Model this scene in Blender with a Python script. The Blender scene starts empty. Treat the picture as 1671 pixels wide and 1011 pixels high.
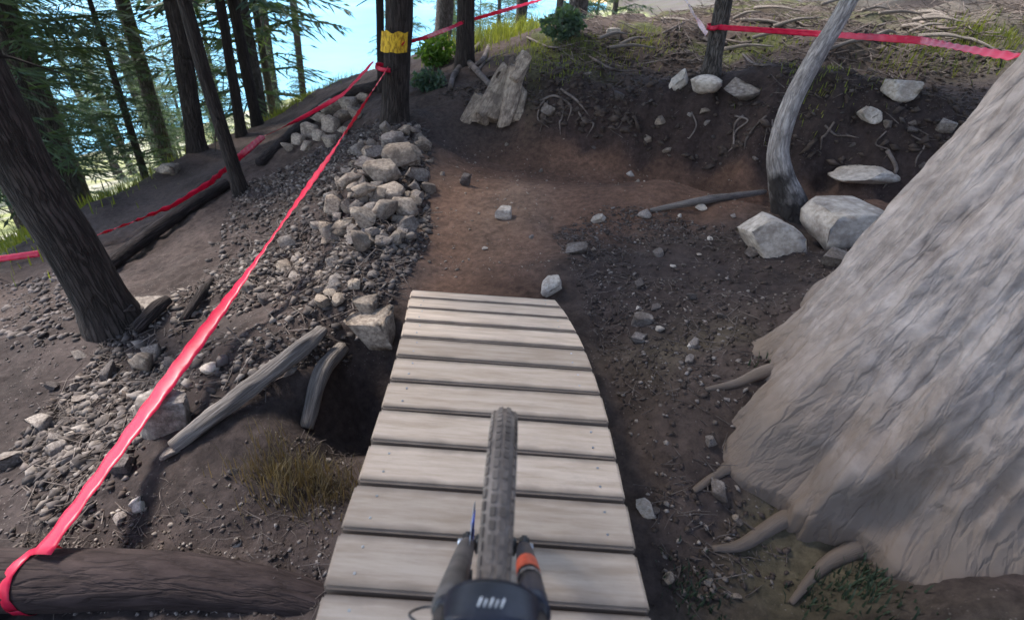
import bpy, math, random
import numpy as np
from mathutils import Vector, Matrix
R = math.radians
rng = np.random.default_rng(7)
random.seed(7)
scene = bpy.context.scene
COL = scene.collection

# ------------------------------------------------------------------ camera
W0, H0, F0 = 1671.0, 1011.0, 835.5
PITCH, ROLL = R(31.5), R(4)
CAM = np.array((0.0, 0.0, 1.5))
cp, sp, cr, sr = math.cos(PITCH), math.sin(PITCH), math.cos(ROLL), math.sin(ROLL)
FW = np.array((0, cp, -sp)); R0 = np.array((1.0, 0, 0)); U0 = np.array((0, sp, cp))
RC = cr * R0 + sr * U0
UC = -sr * R0 + cr * U0
cd = bpy.data.cameras.new("camera"); cam = bpy.data.objects.new("camera", cd); COL.objects.link(cam)
cd.sensor_width = 36; cd.lens = 18; cd.clip_start = 0.02; cd.clip_end = 30000
M = Matrix((RC, UC, -FW)).transposed().to_4x4(); M.translation = Vector(CAM)
cam.matrix_world = M
scene.camera = cam
cd.dof.use_dof = True; cd.dof.focus_distance = 3.4; cd.dof.aperture_fstop = 2.0

# ------------------------------------------------------------------ sky, sun, exposure
SUN_AZ, SUN_EL = R(-62), R(52)          # azimuth from +Y, negative = left
world = bpy.data.worlds.new("World"); scene.world = world; world.use_nodes = True
nt = world.node_tree; nt.nodes.clear()
sky = nt.nodes.new("ShaderNodeTexSky"); sky.sky_type = 'NISHITA'; sky.sun_disc = False
sky.sun_elevation = SUN_EL; sky.sun_rotation = SUN_AZ
sky.air_density = 1.0; sky.dust_density = 0.15; sky.ozone_density = 1.6
bg = nt.nodes.new("ShaderNodeBackground"); bg.inputs[1].default_value = 0.075
ow = nt.nodes.new("ShaderNodeOutputWorld")
wb = nt.nodes.new("ShaderNodeMix"); wb.data_type = 'RGBA'; wb.blend_type = 'MULTIPLY'; wb.inputs[0].default_value = 1
wb.inputs[7].default_value = (1.18, .96, .86, 1)        # camera white balance, even over the whole sky
nt.links.new(sky.outputs[0], wb.inputs[6]); nt.links.new(wb.outputs[2], bg.inputs[0]); nt.links.new(bg.outputs[0], ow.inputs[0])
sl = bpy.data.lights.new("sun", 'SUN'); sl.energy = 1.5; sl.angle = R(14); sl.color = (1, 0.95, 0.88)
so = bpy.data.objects.new("sun", sl); COL.objects.link(so)
sdir = Vector((math.sin(SUN_AZ) * math.cos(SUN_EL), math.cos(SUN_AZ) * math.cos(SUN_EL), math.sin(SUN_EL)))
so.rotation_euler = sdir.to_track_quat('Z', 'Y').to_euler(); so.location = (-20, 10, 30)
scene.view_settings.view_transform = 'Standard'; scene.view_settings.look = 'None'
scene.view_settings.gamma = 1.0; scene.view_settings.exposure = 2.75

# ------------------------------------------------------------------ helpers
def ray(px, py):
    d = FW + RC * ((px - W0 / 2) / F0) - UC * ((py - H0 / 2) / F0)
    return d
def P(px, py, y):
    d = ray(px, py); return CAM + d * (y / d[1])
_c28, _s28 = math.cos(R(28)), math.sin(R(28))
def conv(y, z):
    """survey noted for a 28 degree camera pitch -> (y, z) for the pitch used"""
    u = z - CAM[2]; d = y * _c28 - u * _s28; yd = -y * _s28 - u * _c28
    return d * cp - yd * sp, CAM[2] - d * sp - yd * cp
def depth(p):
    return float(np.dot(np.asarray(p) - CAM, FW))
def sm(a, b, x):
    t = np.clip((x - a) / (b - a), 0, 1); return t * t * (3 - 2 * t)
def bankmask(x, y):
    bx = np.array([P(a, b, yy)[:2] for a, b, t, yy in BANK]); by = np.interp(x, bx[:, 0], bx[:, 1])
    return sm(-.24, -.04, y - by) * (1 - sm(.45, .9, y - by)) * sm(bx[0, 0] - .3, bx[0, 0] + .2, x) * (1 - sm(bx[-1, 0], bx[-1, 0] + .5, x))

def hash2(ix, iy, s):
    n = (ix.astype(np.int64) * 374761393 + iy.astype(np.int64) * 668265263 + s * 1442695041) & 0x7fffffff
    n = ((n ^ (n >> 13)) * 1274126177) & 0x7fffffff
    return ((n ^ (n >> 16)) & 0xffff) / 65535.0
def vnoise(x, y, s=0):
    x = np.asarray(x, float); y = np.asarray(y, float)
    ix = np.floor(x); iy = np.floor(y); fx = x - ix; fy = y - iy
    fx = fx * fx * (3 - 2 * fx); fy = fy * fy * (3 - 2 * fy)
    a = hash2(ix, iy, s); b = hash2(ix + 1, iy, s); c = hash2(ix, iy + 1, s); d = hash2(ix + 1, iy + 1, s)
    return (a * (1 - fx) + b * fx) * (1 - fy) + (c * (1 - fx) + d * fx) * fy - 0.5

def props(o, label=None, cat=None, group=None, kind=None):
    if label: o["label"] = label
    if cat: o["category"] = cat
    if group: o["group"] = group
    if kind: o["kind"] = kind
    return o
def mesh(name, v, f, mat, smooth=True, uv=None):
    me = bpy.data.meshes.new(name)
    v = np.asarray(v, dtype=np.float32)
    if isinstance(f, np.ndarray):
        n, k = f.shape
        me.vertices.add(len(v)); me.vertices.foreach_set("co", v.ravel())
        me.loops.add(n * k); me.loops.foreach_set("vertex_index", f.ravel().astype(np.int32))
        me.polygons.add(n); me.polygons.foreach_set("loop_start", np.arange(0, n * k, k, dtype=np.int32))
        me.polygons.foreach_set("loop_total", np.full(n, k, dtype=np.int32))
        me.update(calc_edges=True)
    else:
        me.from_pydata([tuple(map(float, a)) for a in v], [], f)
    if uv is not None:
        ul = me.uv_layers.new(name="UVMap")
        vi = np.empty(len(me.loops), dtype=np.int32); me.loops.foreach_get("vertex_index", vi)
        ul.data.foreach_set("uv", np.asarray(uv, dtype=np.float32)[vi].ravel())
    if smooth: me.polygons.foreach_set("use_smooth", np.ones(len(me.polygons), dtype=bool))
    if mat: me.materials.append(mat)
    me.update()
    return me
def link(name, me, parent=None, loc=None):
    o = bpy.data.objects.new(name, me); COL.objects.link(o)
    if parent is not None: o.parent = parent
    if loc is not None: o.location = loc
    return o
def empty(name, loc=(0, 0, 0)):
    o = bpy.data.objects.new(name, None); COL.objects.link(o); o.location = loc; o.empty_display_size = 0.1
    return o

# ---- materials
def mat_new(name):
    m = bpy.data.materials.new(name); m.use_nodes = True
    n = m.node_tree; b = n.nodes["Principled BSDF"]
    return m, n, b
def noise_mat(name, c1, c2, scale=6.0, rough=0.85, bump=0.3, bscale=None, c3=None, uv=False, stretch=(1, 1, 1), spec=0.3, detail=8, lo=.35, hi=.65, bdist=0.02, sheen=0):
    m, n, b = mat_new(name)
    tc = n.nodes.new("ShaderNodeTexCoord"); mp = n.nodes.new("ShaderNodeMapping")
    mp.inputs['Scale'].default_value = stretch
    n.links.new(tc.outputs['UV' if uv else 'Object'], mp.inputs[0])
    oi = n.nodes.new("ShaderNodeObjectInfo")
    ad = n.nodes.new("ShaderNodeVectorMath"); ad.operation = 'ADD'
    ml = n.nodes.new("ShaderNodeMath"); ml.operation = 'MULTIPLY'; ml.inputs[1].default_value = 37.0
    n.links.new(oi.outputs['Random'], ml.inputs[0])
    n.links.new(mp.outputs[0], ad.inputs[0]); n.links.new(ml.outputs[0], ad.inputs[1])
    nz = n.nodes.new("ShaderNodeTexNoise"); nz.inputs['Scale'].default_value = scale; nz.inputs['Detail'].default_value = detail
    nz.inputs['Roughness'].default_value = 0.65
    n.links.new(ad.outputs[0], nz.inputs['Vector'])
    rp = n.nodes.new("ShaderNodeValToRGB"); e = rp.color_ramp.elements
    e[0].position = lo; e[0].color = (*c1, 1); e[1].position = hi; e[1].color = (*c2, 1)
    if c3:
        k = e.new((lo + hi) / 2); k.color = (*c3, 1)
    n.links.new(nz.outputs[0], rp.inputs[0])
    hsv = n.nodes.new("ShaderNodeHueSaturation")
    mr = n.nodes.new("ShaderNodeMapRange"); mr.inputs[3].default_value = 0.78; mr.inputs[4].default_value = 1.2
    n.links.new(oi.outputs['Random'], mr.inputs[0]); n.links.new(mr.outputs[0], hsv.inputs['Value'])
    n.links.new(rp.outputs[0], hsv.inputs['Color']); n.links.new(hsv.outputs[0], b.inputs['Base Color'])
    b.inputs['Roughness'].default_value = rough; b.inputs['Specular IOR Level'].default_value = spec
    if bump:
        nb = n.nodes.new("ShaderNodeTexNoise"); nb.inputs['Scale'].default_value = bscale or scale * 3; nb.inputs['Detail'].default_value = 6
        n.links.new(ad.outputs[0], nb.inputs['Vector'])
        bp = n.nodes.new("ShaderNodeBump"); bp.inputs['Strength'].default_value = bump; bp.inputs['Distance'].default_value = bdist
        n.links.new(nb.outputs[0], bp.inputs['Height']); n.links.new(bp.outputs[0], b.inputs['Normal'])
    return m
def plain(name, c, rough=0.5, metal=0.0, spec=0.5):
    return noise_mat(name, tuple(k * .8 for k in c), tuple(min(1, k * 1.15) for k in c), 25, rough, 0.08, spec=spec) if metal == 0 else _metal(name, c, rough)
def _metal(name, c, rough):
    m = noise_mat(name, tuple(k * .85 for k in c), c, 30, rough, 0.03); m.node_tree.nodes["Principled BSDF"].inputs['Metallic'].default_value = 1
    return m
def leaf_mat(name, c1, c2, trans=0.35, tint=(1.5, 1.6, .6)):
    m = noise_mat(name, c1, c2, 3.0, 0.6, 0, spec=.3)
    n = m.node_tree; b = n.nodes["Principled BSDF"]; out = n.nodes["Material Output"]
    tr = n.nodes.new("ShaderNodeBsdfTranslucent"); mx = n.nodes.new("ShaderNodeMixShader"); mx.inputs[0].default_value = trans
    mm = n.nodes.new("ShaderNodeMix"); mm.data_type = 'RGBA'; mm.blend_type = 'MULTIPLY'; mm.inputs[0].default_value = 1
    src = b.inputs['Base Color'].links[0].from_socket
    n.links.new(src, mm.inputs[6]); mm.inputs[7].default_value = (*tint, 1)
    n.links.new(mm.outputs[2], tr.inputs[0]); n.links.new(b.outputs[0], mx.inputs[1]); n.links.new(tr.outputs[0], mx.inputs[2])
    n.links.new(mx.outputs[0], out.inputs[0])
    return m
MT = {}
def bark_mat(name, c1, c2, crack, sc=(5, 2.4), vs=(3.2, 1.5), cs=.75, bump=.9, bdist=.025, lo=.33, hi=.68, soil=None, sr_=(-.62, -.05)):
    m, n, b = mat_new(name)
    def N(t): return n.nodes.new("ShaderNode" + t)
    tc = N("TexCoord"); oi = N("ObjectInfo"); ml = N("Math"); ml.operation = 'MULTIPLY'; ml.inputs[1].default_value = 31
    n.links.new(oi.outputs['Random'], ml.inputs[0])
    ad = N("VectorMath"); ad.operation = 'ADD'; n.links.new(tc.outputs['UV'], ad.inputs[0]); n.links.new(ml.outputs[0], ad.inputs[1])
    def mp(src, k):
        q = N("Mapping"); q.inputs['Scale'].default_value = (*k, 1); n.links.new(src, q.inputs[0]); return q.outputs[0]
    n1 = N("TexNoise"); n1.inputs['Scale'].default_value = 3; n1.inputs['Detail'].default_value = 10; n1.inputs['Roughness'].default_value = .7; n.links.new(mp(ad.outputs[0], sc), n1.inputs[0])
    nd = N("TexNoise"); nd.inputs['Scale'].default_value = 4; nd.inputs['Detail'].default_value = 4; n.links.new(mp(ad.outputs[0], vs), nd.inputs[0])
    dm = N("VectorMath"); dm.operation = 'SCALE'; dm.inputs['Scale'].default_value = .55; n.links.new(nd.outputs['Color'], dm.inputs[0])
    dv = N("VectorMath"); dv.operation = 'ADD'; n.links.new(mp(ad.outputs[0], vs), dv.inputs[0]); n.links.new(dm.outputs[0], dv.inputs[1])
    vo = N("TexVoronoi"); vo.feature = 'DISTANCE_TO_EDGE'; vo.inputs['Scale'].default_value = 4; n.links.new(dv.outputs[0], vo.inputs[0])
    cm = N("MapRange"); n.links.new(vo.outputs['Distance'], cm.inputs[0]); cm.inputs[1].default_value = .0; cm.inputs[2].default_value = .16
    rp = N("ValToRGB"); e = rp.color_ramp.elements; e[0].position = lo; e[0].color = (*c1, 1); e[1].position = hi; e[1].color = (*c2, 1); n.links.new(n1.outputs[0], rp.inputs[0])
    mx = N("Mix"); mx.data_type = 'RGBA'; inv = N("MapRange"); n.links.new(cm.outputs[0], inv.inputs[0]); inv.inputs[3].default_value = cs; inv.inputs[4].default_value = 0
    n.links.new(inv.outputs[0], mx.inputs[0]); n.links.new(rp.outputs[0], mx.inputs[6]); mx.inputs[7].default_value = (*crack, 1)
    last = mx.outputs[2]
    if soil:      # foot tint: clinging soil on the big trunk, plain darkening on the pale one
        sx = N("SeparateXYZ"); n.links.new(tc.outputs['Object'], sx.inputs[0]); ns = N("TexNoise"); ns.inputs['Scale'].default_value = 4; ns.inputs['Detail'].default_value = 6; n.links.new(tc.outputs['Object'], ns.inputs[0])
        ma = N("Math"); ma.operation = 'MULTIPLY_ADD'; n.links.new(ns.outputs[0], ma.inputs[0]); ma.inputs[1].default_value = -1.1; n.links.new(sx.outputs[2], ma.inputs[2])
        mr = N("MapRange"); n.links.new(ma.outputs[0], mr.inputs[0]); mr.inputs[1].default_value = sr_[0]; mr.inputs[2].default_value = sr_[1]; mr.inputs[3].default_value = .9; mr.inputs[4].default_value = 0
        m3 = N("Mix"); m3.data_type = 'RGBA'; n.links.new(mr.outputs[0], m3.inputs[0]); n.links.new(last, m3.inputs[6]); m3.inputs[7].default_value = (*soil, 1); last = m3.outputs[2]
    n.links.new(last, b.inputs['Base Color']); b.inputs['Roughness'].default_value = .95; b.inputs['Specular IOR Level'].default_value = .2
    hm = N("Math"); hm.operation = 'MULTIPLY_ADD'; n.links.new(n1.outputs[0], hm.inputs[0]); hm.inputs[1].default_value = .6; n.links.new(cm.outputs[0], hm.inputs[2])
    bp = N("Bump"); bp.inputs['Strength'].default_value = bump; bp.inputs['Distance'].default_value = bdist; n.links.new(hm.outputs[0], bp.inputs['Height']); n.links.new(bp.outputs[0], b.inputs['Normal'])
    return m
MT['bark_dark'] = bark_mat("bark_dark", (.024, .019, .017), (.082, .065, .058), (.016, .013, .012), (6, 1.6), (4.5, .8), .45)
MT['bark_grey'] = bark_mat("bark_grey", (.055, .045, .04), (.18, .155, .14), (.03, .025, .022))
MT['bark_pale'] = bark_mat("bark_pale", (.17, .145, .135), (.50, .45, .42), (.07, .06, .055), (3, 3), (2, 1.2), .5, .6, .012, soil=(.022, .018, .017), sr_=(-.32, -.12))  # soil only sets a darker tone towards the foot here
MT['bark_big'] = bark_mat("bark_big", (.14, .114, .104), (.44, .38, .352), (.09, .073, .064), (4, 2.4), (4.2, .9), .2, .5, .012, .26, .74, (.17, .13, .102), (-.50, .22))
MT['log'] = bark_mat("log_bark", (.022, .018, .017), (.085, .066, .062), (.014, .012, .012), (4, 1.8), (2.6, .9), .35)
MT['log_red'] = bark_mat('wet_log', (.026, .018, .017), (.066, .047, .044), (.02, .015, .014), (2, 1.6), (1.6, .7), .25, .5, .015)
MT['deadwood'] = bark_mat("dead_wood", (.12, .10, .088), (.38, .33, .295), (.06, .05, .044), (6, 1.2), (5, .8), .5, .6, .01)
MT['root'] = noise_mat("root_wood", (.055, .042, .037), (.22, .18, .16), 6, .9, .4, 12)
MT['rock'] = noise_mat("rock_grey", (.13, .108, .095), (.36, .31, .275), 5, .9, .6, 14, c3=(.235, .20, .178), bdist=.012)
MT['rock_warm'] = noise_mat("rock_warm", (.17, .13, .10), (.44, .36, .285), 5, .9, .6, 14, c3=(.30, .24, .19), bdist=.012)
MT['rock_pale'] = noise_mat("rock_pale", (.36, .305, .255), (.66, .585, .51), 4, .9, .5, 12, bdist=.012)
MT['rock_dark'] = noise_mat("rock_dark", (.045, .037, .034), (.15, .125, .115), 5, .95, .6, 14, bdist=.012)
def stain(m, col=(.10, .076, .062), amt=.75, sc=1.6):
    n = m.node_tree; b = n.nodes["Principled BSDF"]; src = b.inputs['Base Color'].links[0].from_socket
    ge = n.nodes.new("ShaderNodeNewGeometry"); nz = n.nodes.new("ShaderNodeTexNoise"); nz.inputs['Scale'].default_value = sc * 4; nz.inputs['Detail'].default_value = 7; nz.inputs['Roughness'].default_value = .7
    n.links.new(ge.outputs['Position'], nz.inputs[0])
    r = n.nodes.new("ShaderNodeMapRange"); n.links.new(nz.outputs[0], r.inputs[0])
    for q, v in zip((1, 2, 3, 4), (.46, .62, 0, amt)): r.inputs[q].default_value = v
    mx = n.nodes.new("ShaderNodeMix"); mx.data_type = 'RGBA'; n.links.new(r.outputs[0], mx.inputs[0]); n.links.new(src, mx.inputs[6]); mx.inputs[7].default_value = (*col, 1)
    n.links.new(mx.outputs[2], b.inputs['Base Color'])
for q in ('rock', 'rock_warm'): stain(MT[q])
stain(MT['rock_pale'], (.20, .155, .125), .6, 1.2)
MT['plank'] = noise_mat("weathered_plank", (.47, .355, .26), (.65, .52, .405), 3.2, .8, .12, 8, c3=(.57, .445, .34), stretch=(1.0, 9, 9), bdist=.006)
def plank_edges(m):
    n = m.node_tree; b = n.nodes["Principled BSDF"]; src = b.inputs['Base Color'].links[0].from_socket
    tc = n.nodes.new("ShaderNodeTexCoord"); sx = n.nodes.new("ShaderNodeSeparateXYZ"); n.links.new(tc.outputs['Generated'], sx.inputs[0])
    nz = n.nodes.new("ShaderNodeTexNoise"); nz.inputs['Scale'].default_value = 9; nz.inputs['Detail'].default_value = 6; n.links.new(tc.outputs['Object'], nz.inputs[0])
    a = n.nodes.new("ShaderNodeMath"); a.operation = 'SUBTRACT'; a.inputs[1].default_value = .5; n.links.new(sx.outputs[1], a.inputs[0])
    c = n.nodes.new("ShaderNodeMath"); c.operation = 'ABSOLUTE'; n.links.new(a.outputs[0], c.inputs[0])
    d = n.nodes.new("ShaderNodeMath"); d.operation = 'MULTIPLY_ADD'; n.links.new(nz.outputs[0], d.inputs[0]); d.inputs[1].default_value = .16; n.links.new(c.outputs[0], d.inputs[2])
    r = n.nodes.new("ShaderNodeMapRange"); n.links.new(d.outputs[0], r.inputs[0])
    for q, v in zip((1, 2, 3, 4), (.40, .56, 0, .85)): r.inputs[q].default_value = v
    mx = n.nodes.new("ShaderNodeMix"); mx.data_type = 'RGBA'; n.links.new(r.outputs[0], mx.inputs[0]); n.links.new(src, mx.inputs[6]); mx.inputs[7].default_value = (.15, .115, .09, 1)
    # muddy smears
    n2 = n.nodes.new("ShaderNodeTexNoise"); n2.inputs['Scale'].default_value = 2.3; n2.inputs['Detail'].default_value = 9; n2.inputs['Roughness'].default_value = .75; n.links.new(tc.outputs['Object'], n2.inputs[0])
    r2 = n.nodes.new("ShaderNodeMapRange"); n.links.new(n2.outputs[0], r2.inputs[0])
    for q, v in zip((1, 2, 3, 4), (.5, .75, 0, .5)): r2.inputs[q].default_value = v
    m2 = n.nodes.new("ShaderNodeMix"); m2.data_type = 'RGBA'; n.links.new(r2.outputs[0], m2.inputs[0]); n.links.new(mx.outputs[2], m2.inputs[6]); m2.inputs[7].default_value = (.33, .26, .21, 1)
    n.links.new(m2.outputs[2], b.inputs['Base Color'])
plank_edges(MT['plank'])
MT['beam'] = noise_mat("beam_wood", (.07, .055, .045), (.19, .15, .125), 3, .85, .3, 8, stretch=(6, 1, 6))
MT['tyre'] = noise_mat("dusty_tyre", (.10, .078, .063), (.30, .24, .195), 9, .85, .2, 30, c3=(.19, .15, .122))
MT['black'] = noise_mat("black_paint", (.012, .012, .014), (.03, .03, .034), 20, .35, .05, spec=.5)
MT['navy'] = noise_mat("navy_plastic", (.008, .009, .017), (.024, .027, .045), 14, .4, .05, spec=.5)
MT['brownleg'] = noise_mat("muddy_fork", (.06, .05, .045), (.16, .135, .12), 14, .55, .1, spec=.4)
MT['orange'] = plain("orange_decal", (.75, .09, .03), .4)
MT['white'] = plain("white_print", (.8, .8, .8), .5)
MT['steel'] = _metal("steel", (.55, .56, .6), .35)
MT['anod'] = _metal("blue_anodised", (.08, .12, .4), .4)
MT['yellow'] = noise_mat("yellow_paint", (.30, .16, .01), (.72, .45, .03), 6, .7, .4, 14, uv=True, stretch=(4, 2, 1), lo=.4, hi=.55)
MT['needle'] = leaf_mat("fir_needles", (.05, .075, .05), (.10, .14, .085))
MT['needle_blue'] = leaf_mat("blue_fir_needles", (.045, .08, .065), (.095, .145, .105), .4)
MT['leaf'] = leaf_mat("bush_leaves", (.05, .12, .02), (.14, .26, .05), .45, (1.4, 1.3, .5))
MT['grass'] = leaf_mat("grass_blades", (.10, .14, .03), (.24, .26, .06), .45, (1.4, 1.3, .5))
MT['weed'] = leaf_mat('dark_weeds', (.03, .05, .035), (.07, .10, .06), .3, (1.2, 1.2, .8))
MT['drygrass'] = leaf_mat("dry_grass", (.12, .09, .05), (.26, .2, .10), .3, (1.2, 1.1, .8))
def tape_mat():
    m, n, b = mat_new("red_tape")
    nz = n.nodes.new("ShaderNodeTexNoise"); nz.inputs['Scale'].default_value = 7
    tc = n.nodes.new("ShaderNodeTexCoord"); n.links.new(tc.outputs['Object'], nz.inputs[0])
    rp = n.nodes.new("ShaderNodeValToRGB"); rp.color_ramp.elements[0].color = (.60, .008, .05, 1); rp.color_ramp.elements[1].color = (.80, .02, .09, 1)
    n.links.new(nz.outputs[0], rp.inputs[0]); n.links.new(rp.outputs[0], b.inputs['Base Color'])
    b.inputs['Roughness'].default_value = .38; b.inputs['Specular IOR Level'].default_value = .5
    tr = n.nodes.new("ShaderNodeBsdfTranslucent"); mx = n.nodes.new("ShaderNodeMixShader"); mx.inputs[0].default_value = .35
    n.links.new(rp.outputs[0], tr.inputs[0]); n.links.new(b.outputs[0], mx.inputs[1]); n.links.new(tr.outputs[0], mx.inputs[2])
    n.links.new(mx.outputs[0], n.nodes["Material Output"].inputs[0])
    return m
MT['tape'] = tape_mat()
MT['tape_white'] = noise_mat("white_tape_face", (.75, .45, .5), (.85, .72, .74), 8, .3, .05, spec=.6)

# ------------------------------------------------------------------ terrain height
EDGE = np.array([(-9, -400), (-7.5, -60), (-6.6, -5), (-6.3, 5.6), (-6.3, 7), (-6.1, 9.5), (-5.6, 12.3), (-5.0, 19), (-2, 24), (6, 34), (24, 70), (80, 420), (120, 900)], float)
def edge_sd(x, y):
    best = np.full(x.shape, 1e9); sgn = np.ones(x.shape)
    for (ax, ay), (bx, by) in zip(EDGE[:-1], EDGE[1:]):
        dx, dy = bx - ax, by - ay
        t = np.clip(((x - ax) * dx + (y - ay) * dy) / (dx * dx + dy * dy), 0, 1)
        ex, ey = x - ax - t * dx, y - ay - t * dy
        d = np.hypot(ex, ey); c = dx * ey - dy * ex
        m = d < best
        best = np.where(m, d, best); sgn = np.where(m, np.where(c < 0, 1.0, -1.0), sgn)
    return best * sgn
def base(x, y, s):
    up = -.75 + .07 * np.minimum(s, 8) + .30 * np.clip(s - 8, 0, 60) + .1 * np.clip(s - 68, 0, 200)
    d = np.maximum(-s, 0)
    dn = -.75 - np.where(d < 9, .50 * d, 4.5 + .24 * (d - 9))
    dn = np.maximum(dn, -55)
    return np.where(s > 0, up, dn) - .061 * np.clip(y, -15, 40)
CP = [  # photo pixel -> distance ahead of the camera (m): anchors of the ground survey
 (785,484,3.3),(700,440,3.7),(900,440,3.65),(800,400,4.2),(720,330,5.1),(850,300,5.7),(950,300,5.6),(1000,380,4.4),(1100,300,5.5),
 (1250,340,4.7),(1430,325,4.9),(830,215,7.3),(720,230,6.8),(950,235,6.9),(1050,245,6.6),(1000,190,7.2),(1000,140,7.8),(1000,60,9.5),
 (1150,130,7.6),(1200,165,7.1),(1300,170,7.0),(1300,250,6.0),(1450,160,6.4),(1450,270,5.5),(1400,60,8.6),(1600,70,8.0),(1400,15,11.5),
 (1100,25,11),(940,40,12),(815,150,8.0),(700,135,9),(700,85,13),(850,55,14),(645,195,7),(600,400,4.0),(650,300,5.4),(560,350,4.7),
 (680,240,6.4),(600,230,6.8),(500,450,3.75),(400,400,4.7),(450,300,6.3),(500,240,7.4),(560,190,8.4),(300,500,3.6),(250,600,2.9),
 (150,650,2.65),(60,600,3.0),(100,520,3.7),(50,750,2.1),(200,800,1.75),(300,900,1.4),(100,980,1.2),(450,720,2.0),(450,850,1.52),
 (520,620,2.55),(600,530,3.0),(565,720,2.4),(590,650,2.75),(480,1000,1.15),(350,330,6.1),(300,385,5.3),(250,300,8),(200,380,6.0),(100,440,5.2),
 (0,450,5.2),(0,520,4.0),(400,230,9.8),(450,190,12),(550,138,16),(600,118,18),(120,350,7.0),(300,255,9.5),
 (1250,640,2.15),(1150,500,2.9),(1100,610,2.35),(1090,750,1.8),(1100,900,1.38),(1300,950,1.3),(1600,970,1.1),(1655,880,1.4),(1450,945,1.28),(1250,410,3.9),(1370,400,4.0),
 (1000,560,2.75),(1600,420,4.0)]
BANK = [(880, 205, 170, 7.1), (960, 228, 182, 6.85), (1050, 245, 186, 6.6), (1150, 258, 190, 6.35), (1250, 275, 200, 5.95), (1350, 285, 215, 5.75), (1450, 298, 232, 5.45), (1560, 305, 245, 5.3)]
CP = [c for c in CP if not (870 < c[0] < 1580 and 155 < c[1] < 300 and c[:2] != (950, 300))]
CP += [(a, b, y) for a, b, t, y in BANK] + [(a, t, y + .16) for a, b, t, y in BANK] + [(1300, 140, 7.3), (1450, 150, 6.7), (1000, 150, 7.6)]
pts = [P(*c) for c in CP]
pts += [np.array((c[0], *conv(c[1], c[2]))) for c in ((-.05, 1, -.46), (-.1, 2, -.42), (-.18, 2.8, -.2), (0, -.5, -.5), (-1.6, -1, -.4), (1.6, -1, -.15), (-4.5, .5, -.85),
        (-4, -3, -.85), (0, -4, -.5), (4, 0, .8), (4, -4, .8), (2.4, 2.0, .02), (3.2, 3.2, .5), (5.5, 6, 1.1), (-6.4, 1, -1.2), (-6.4, -3, -1.2))]
pts = np.array(pts)
def tps(r2): return 0.5 * r2 * np.log(r2 + 1e-9)
_res = pts[:, 2] - base(pts[:, 0], pts[:, 1], edge_sd(pts[:, 0], pts[:, 1]))
_n = len(pts)
_K = tps((pts[:, None, 0] - pts[None, :, 0]) ** 2 + (pts[:, None, 1] - pts[None, :, 1]) ** 2) + np.eye(_n) * .004
_Pm = np.c_[np.ones(_n), pts[:, :2]]
_A = np.block([[_K, _Pm], [_Pm.T, np.zeros((3, 3))]])
_w = np.linalg.solve(_A, np.r_[_res, 0, 0, 0])
TRAIL = []; MOUNDS = []
for (px_, py_, yy_, r_, h_) in ((640, 270, 5.9, .45, .16), (615, 340, 4.95, .45, .16), (600, 395, 4.1, .35, .12)):
    q_ = P(px_, py_, yy_); MOUNDS.append((q_[0], q_[1], r_, h_))
MOUNDS.append((2.0, 1.9, .9, .10))
def height(x, y, fine=True):
    x = np.asarray(x, float); y = np.asarray(y, float); sh = x.shape
    x = x.ravel(); y = y.ravel(); s = edge_sd(x, y)
    z = base(x, y, s)
    rr = np.hypot(x, y - 5); fade = 1 - sm(12, 20, rr)
    fade = fade * (1 - sm(0.3, 5, -s))
    i = np.where(fade > 0)[0]
    if len(i):
        for a in range(0, len(i), 20000):
            j = i[a:a + 20000]
            k = tps((x[j, None] - pts[None, :, 0]) ** 2 + (y[j, None] - pts[None, :, 1]) ** 2)
            z[j] += fade[j] * np.clip(k @ _w[:_n] + _w[_n] + x[j] * _w[_n + 1] + y[j] * _w[_n + 2], -3, 3)
    for (a, b_, rr_m, hm) in MOUNDS: z += hm * np.exp(-((x - a) ** 2 + (y - b_) ** 2) / rr_m ** 2)
    if fine:
        far = sm(8, 60, rr)
        z += vnoise(x * .25, y * .25, 9) * 1.5 * far
        near = 1 - sm(25, 60, rr)
        t = trailmask(x, y)
        a = near * (1 - .6 * t)
        z += a * (vnoise(x * 2.2, y * 2.2, 1) * .10 + vnoise(x * 6, y * 6, 2) * .05 + vnoise(x * 15, y * 15, 3) * .028)
        bkm = bankmask(x, y)
        z += bkm * (vnoise(x * 4.2, y * 4.2, 14) * .16 + vnoise(x * 10, y * 10, 15) * .10 + vnoise(x * 24, y * 24, 16) * .05)
        hl = near * sm(6.6, 8.0, y) * sm(-.5, 1.0, x) * sm(1, 3, s)
        z += hl * (vnoise(x * 1.3, y * 1.3, 24) * .28 + vnoise(x * 3.4, y * 3.4, 25) * .14)
        z += near * (1 - .75 * t) * vnoise(x * 33, y * 33, 4) * .016
    return z.reshape(sh)
def trailmask(x, y):
    m = np.zeros(x.shape)
    for (a, b, r) in TRAIL:
        m = np.maximum(m, 1 - sm(.35, 1, np.hypot(x - a, y - b) / r))
    return m
for px, py, yy, r in ((785, 470, 3.4, .7), (800, 400, 4.2, 1.0), (800, 330, 5.1, 1.2), (860, 280, 5.9, 1.6), (960, 270, 6.2, 1.5), (1060, 280, 6.0, 1.4), (1180, 300, 5.6, 1.2),
                      (1110, 325, 5.1, 1.0), (1350, 315, 5.1, .9), (1480, 325, 4.8, .9), (1280, 310, 5.3, .8), (960, 340, 5.0, 1.1), (300, 300, 8, 1.2), (230, 350, 6.6, 1.0), (130, 600, 3, .9), (350, 250, 9.5, 1.2), (430, 205, 11.5, 1.4), (40, 680, 2.5, .9), (60, 480, 4.6, 1.0), (300, 400, 5.1, .5)):
    p = P(px, py, yy); TRAIL.append((p[0], p[1], r))
def hz(x, y): return float(height(np.array([x]), np.array([y]))[0])
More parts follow.
